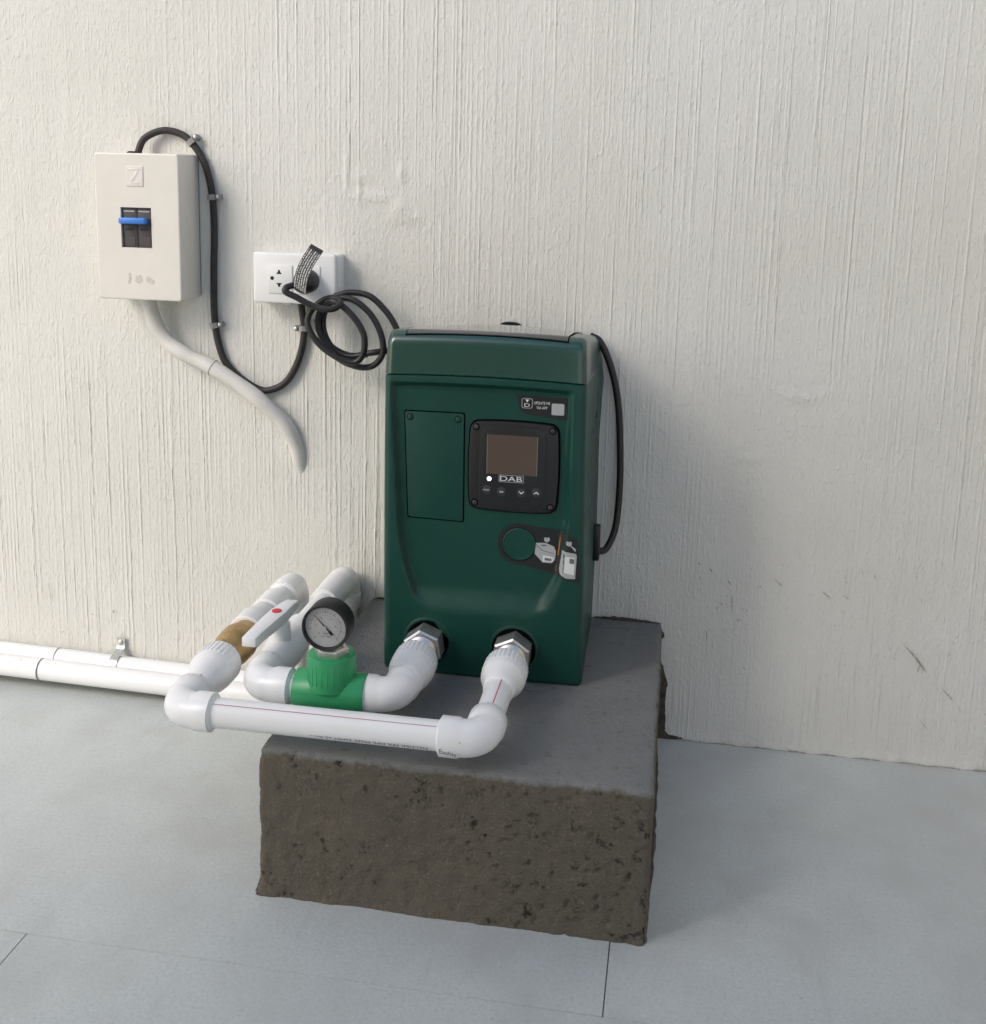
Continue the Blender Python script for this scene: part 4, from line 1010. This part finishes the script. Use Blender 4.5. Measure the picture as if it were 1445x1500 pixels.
G().add(*prism(circle(-.3010, .6425, .0027, 16), SY-.0018, SY)).build('slot', 'slot', sk, smooth=0)
G().add(*box((-.2865, -.012, .6055), (.012, .012, .004), .001)).build('latch', 'socket', sk)

# ------------------------------------------------------------------ power cord with coil
pc = thing('power_cord', (-.20, -.05, .55), 'coiled black power cord plugged into the socket and leading behind the pump', 'cord')
pgp = G().add(*lathe((-.2480, SY-.0005, .6415), (-.10, -1, -.12), [(0, .0155), (.004, .0165), (.018, .0160), (.026, .0125), (.033, .0095), (.036, .006)], 28)).build('plug', 'cable', pc)
cord = [(-.2505, -.062, .6385), (-.2575, -.076, .6375), (-.2645, -.083, .6345), (-.2635, -.085, .6290), (-.250, -.083, .6225), (-.228, -.080, .6115), (-.210, -.079, .6075), (-.198, -.074, .6095), (-.195, -.064, .6155), (-.203, -.056, .6200), (-.218, -.055, .6185),
        (-.236, -.057, .6050), (-.2425, -.060, .5900), (-.238, -.063, .5740), (-.221, -.064, .5540), (-.196, -.064, .5390), (-.174, -.063, .5350), (-.1625, -.062, .5500), (-.1635, -.062, .5760), (-.182, -.062, .6020), (-.205, -.060, .6165), (-.222, -.052, .6110),
        (-.232, -.048, .5880), (-.226, -.049, .5640), (-.204, -.050, .5380), (-.176, -.051, .5270), (-.153, -.051, .5290), (-.139, -.051, .5470), (-.142, -.050, .5740), (-.158, -.049, .6010), (-.183, -.048, .6185), (-.208, -.046, .6175),
        (-.225, -.040, .5980), (-.226, -.040, .5720), (-.212, -.041, .5480), (-.188, -.042, .5390), (-.160, -.042, .5450), (-.128, -.042, .5500), (-.080, -.042, .5520)]
def cord2(pts): return G().add(*tube(spline(pts, 8), .0044, 12))
cord2(cord).build('cord', 'cable', pc)
cord2([(-.236, -.034, .590), (-.230, -.033, .605), (-.216, -.034, .618), (-.190, -.035, .6265), (-.162, -.036, .6230), (-.140, -.037, .6050), (-.126, -.038, .5860), (-.118, -.038, .5650), (-.116, -.038, .540), (-.10, -.036, .515), (-.075, -.034, .50)]).build('cord', 'cable', pc)
cord2([(-.238, -.036, .588), (-.233, -.037, .570), (-.214, -.038, .5495), (-.190, -.038, .5395), (-.165, -.037, .5420)]).build('cord', 'cable', pc)
# printed tag wrapped on the cord
tg_pts = [(-.2450, -.083, .6320), (-.2440, -.085, .6400), (-.2400, -.086, .6560), (-.2325, -.084, .6720), (-.2215, -.080, .6900)]
wv = Vector((.0085, 0, -.0045)); g = G(); sp_ = spline(tg_pts, 5); n = len(sp_)
vs = []
for dy in (0, .0006):
    for p in sp_:
        for k in (-1, 1): vs.append(p+wv*k+Vector((0, dy, 0)))
fs = []
for i in range(n-1):
    a = 2*i; fs += [(a, a+1, a+3, a+2), (2*n+a, 2*n+a+2, 2*n+a+3, 2*n+a+1), (a, a+2, 2*n+a+2, 2*n+a), (a+1, 2*n+a+1, 2*n+a+3, a+3)]
fs += [(0, 2*n, 2*n+1, 1), (2*n-2, 2*n-1, 4*n-1, 4*n-2)]
to = g.add(vs, fs).build('cord_tag', 'tag', pc, smooth=30)
uvl = to.data.uv_layers.new(name='UVMap')
for lp in to.data.loops:
    i = lp.vertex_index % (2*n); uvl.data[lp.index].uv = (i % 2, (i//2)/(n-1))

# motor lead looping down behind the right side of the pump
rc_ = G().add(*tube(spline([(.140, -.016, .580), (.155, -.018, .571), (.172, -.020, .533), (.183, -.020, .481), (.1885, -.020, .405), (.1885, -.022, .347), (.185, -.028, .312), (.176, -.040, .291), (.168, -.052, .290), (.160, -.060, .292)], 8), .0048, 14)).build('motor_lead', 'cable')
tag(rc_, 'black cord bowing down the right side of the green pump', 'cord')
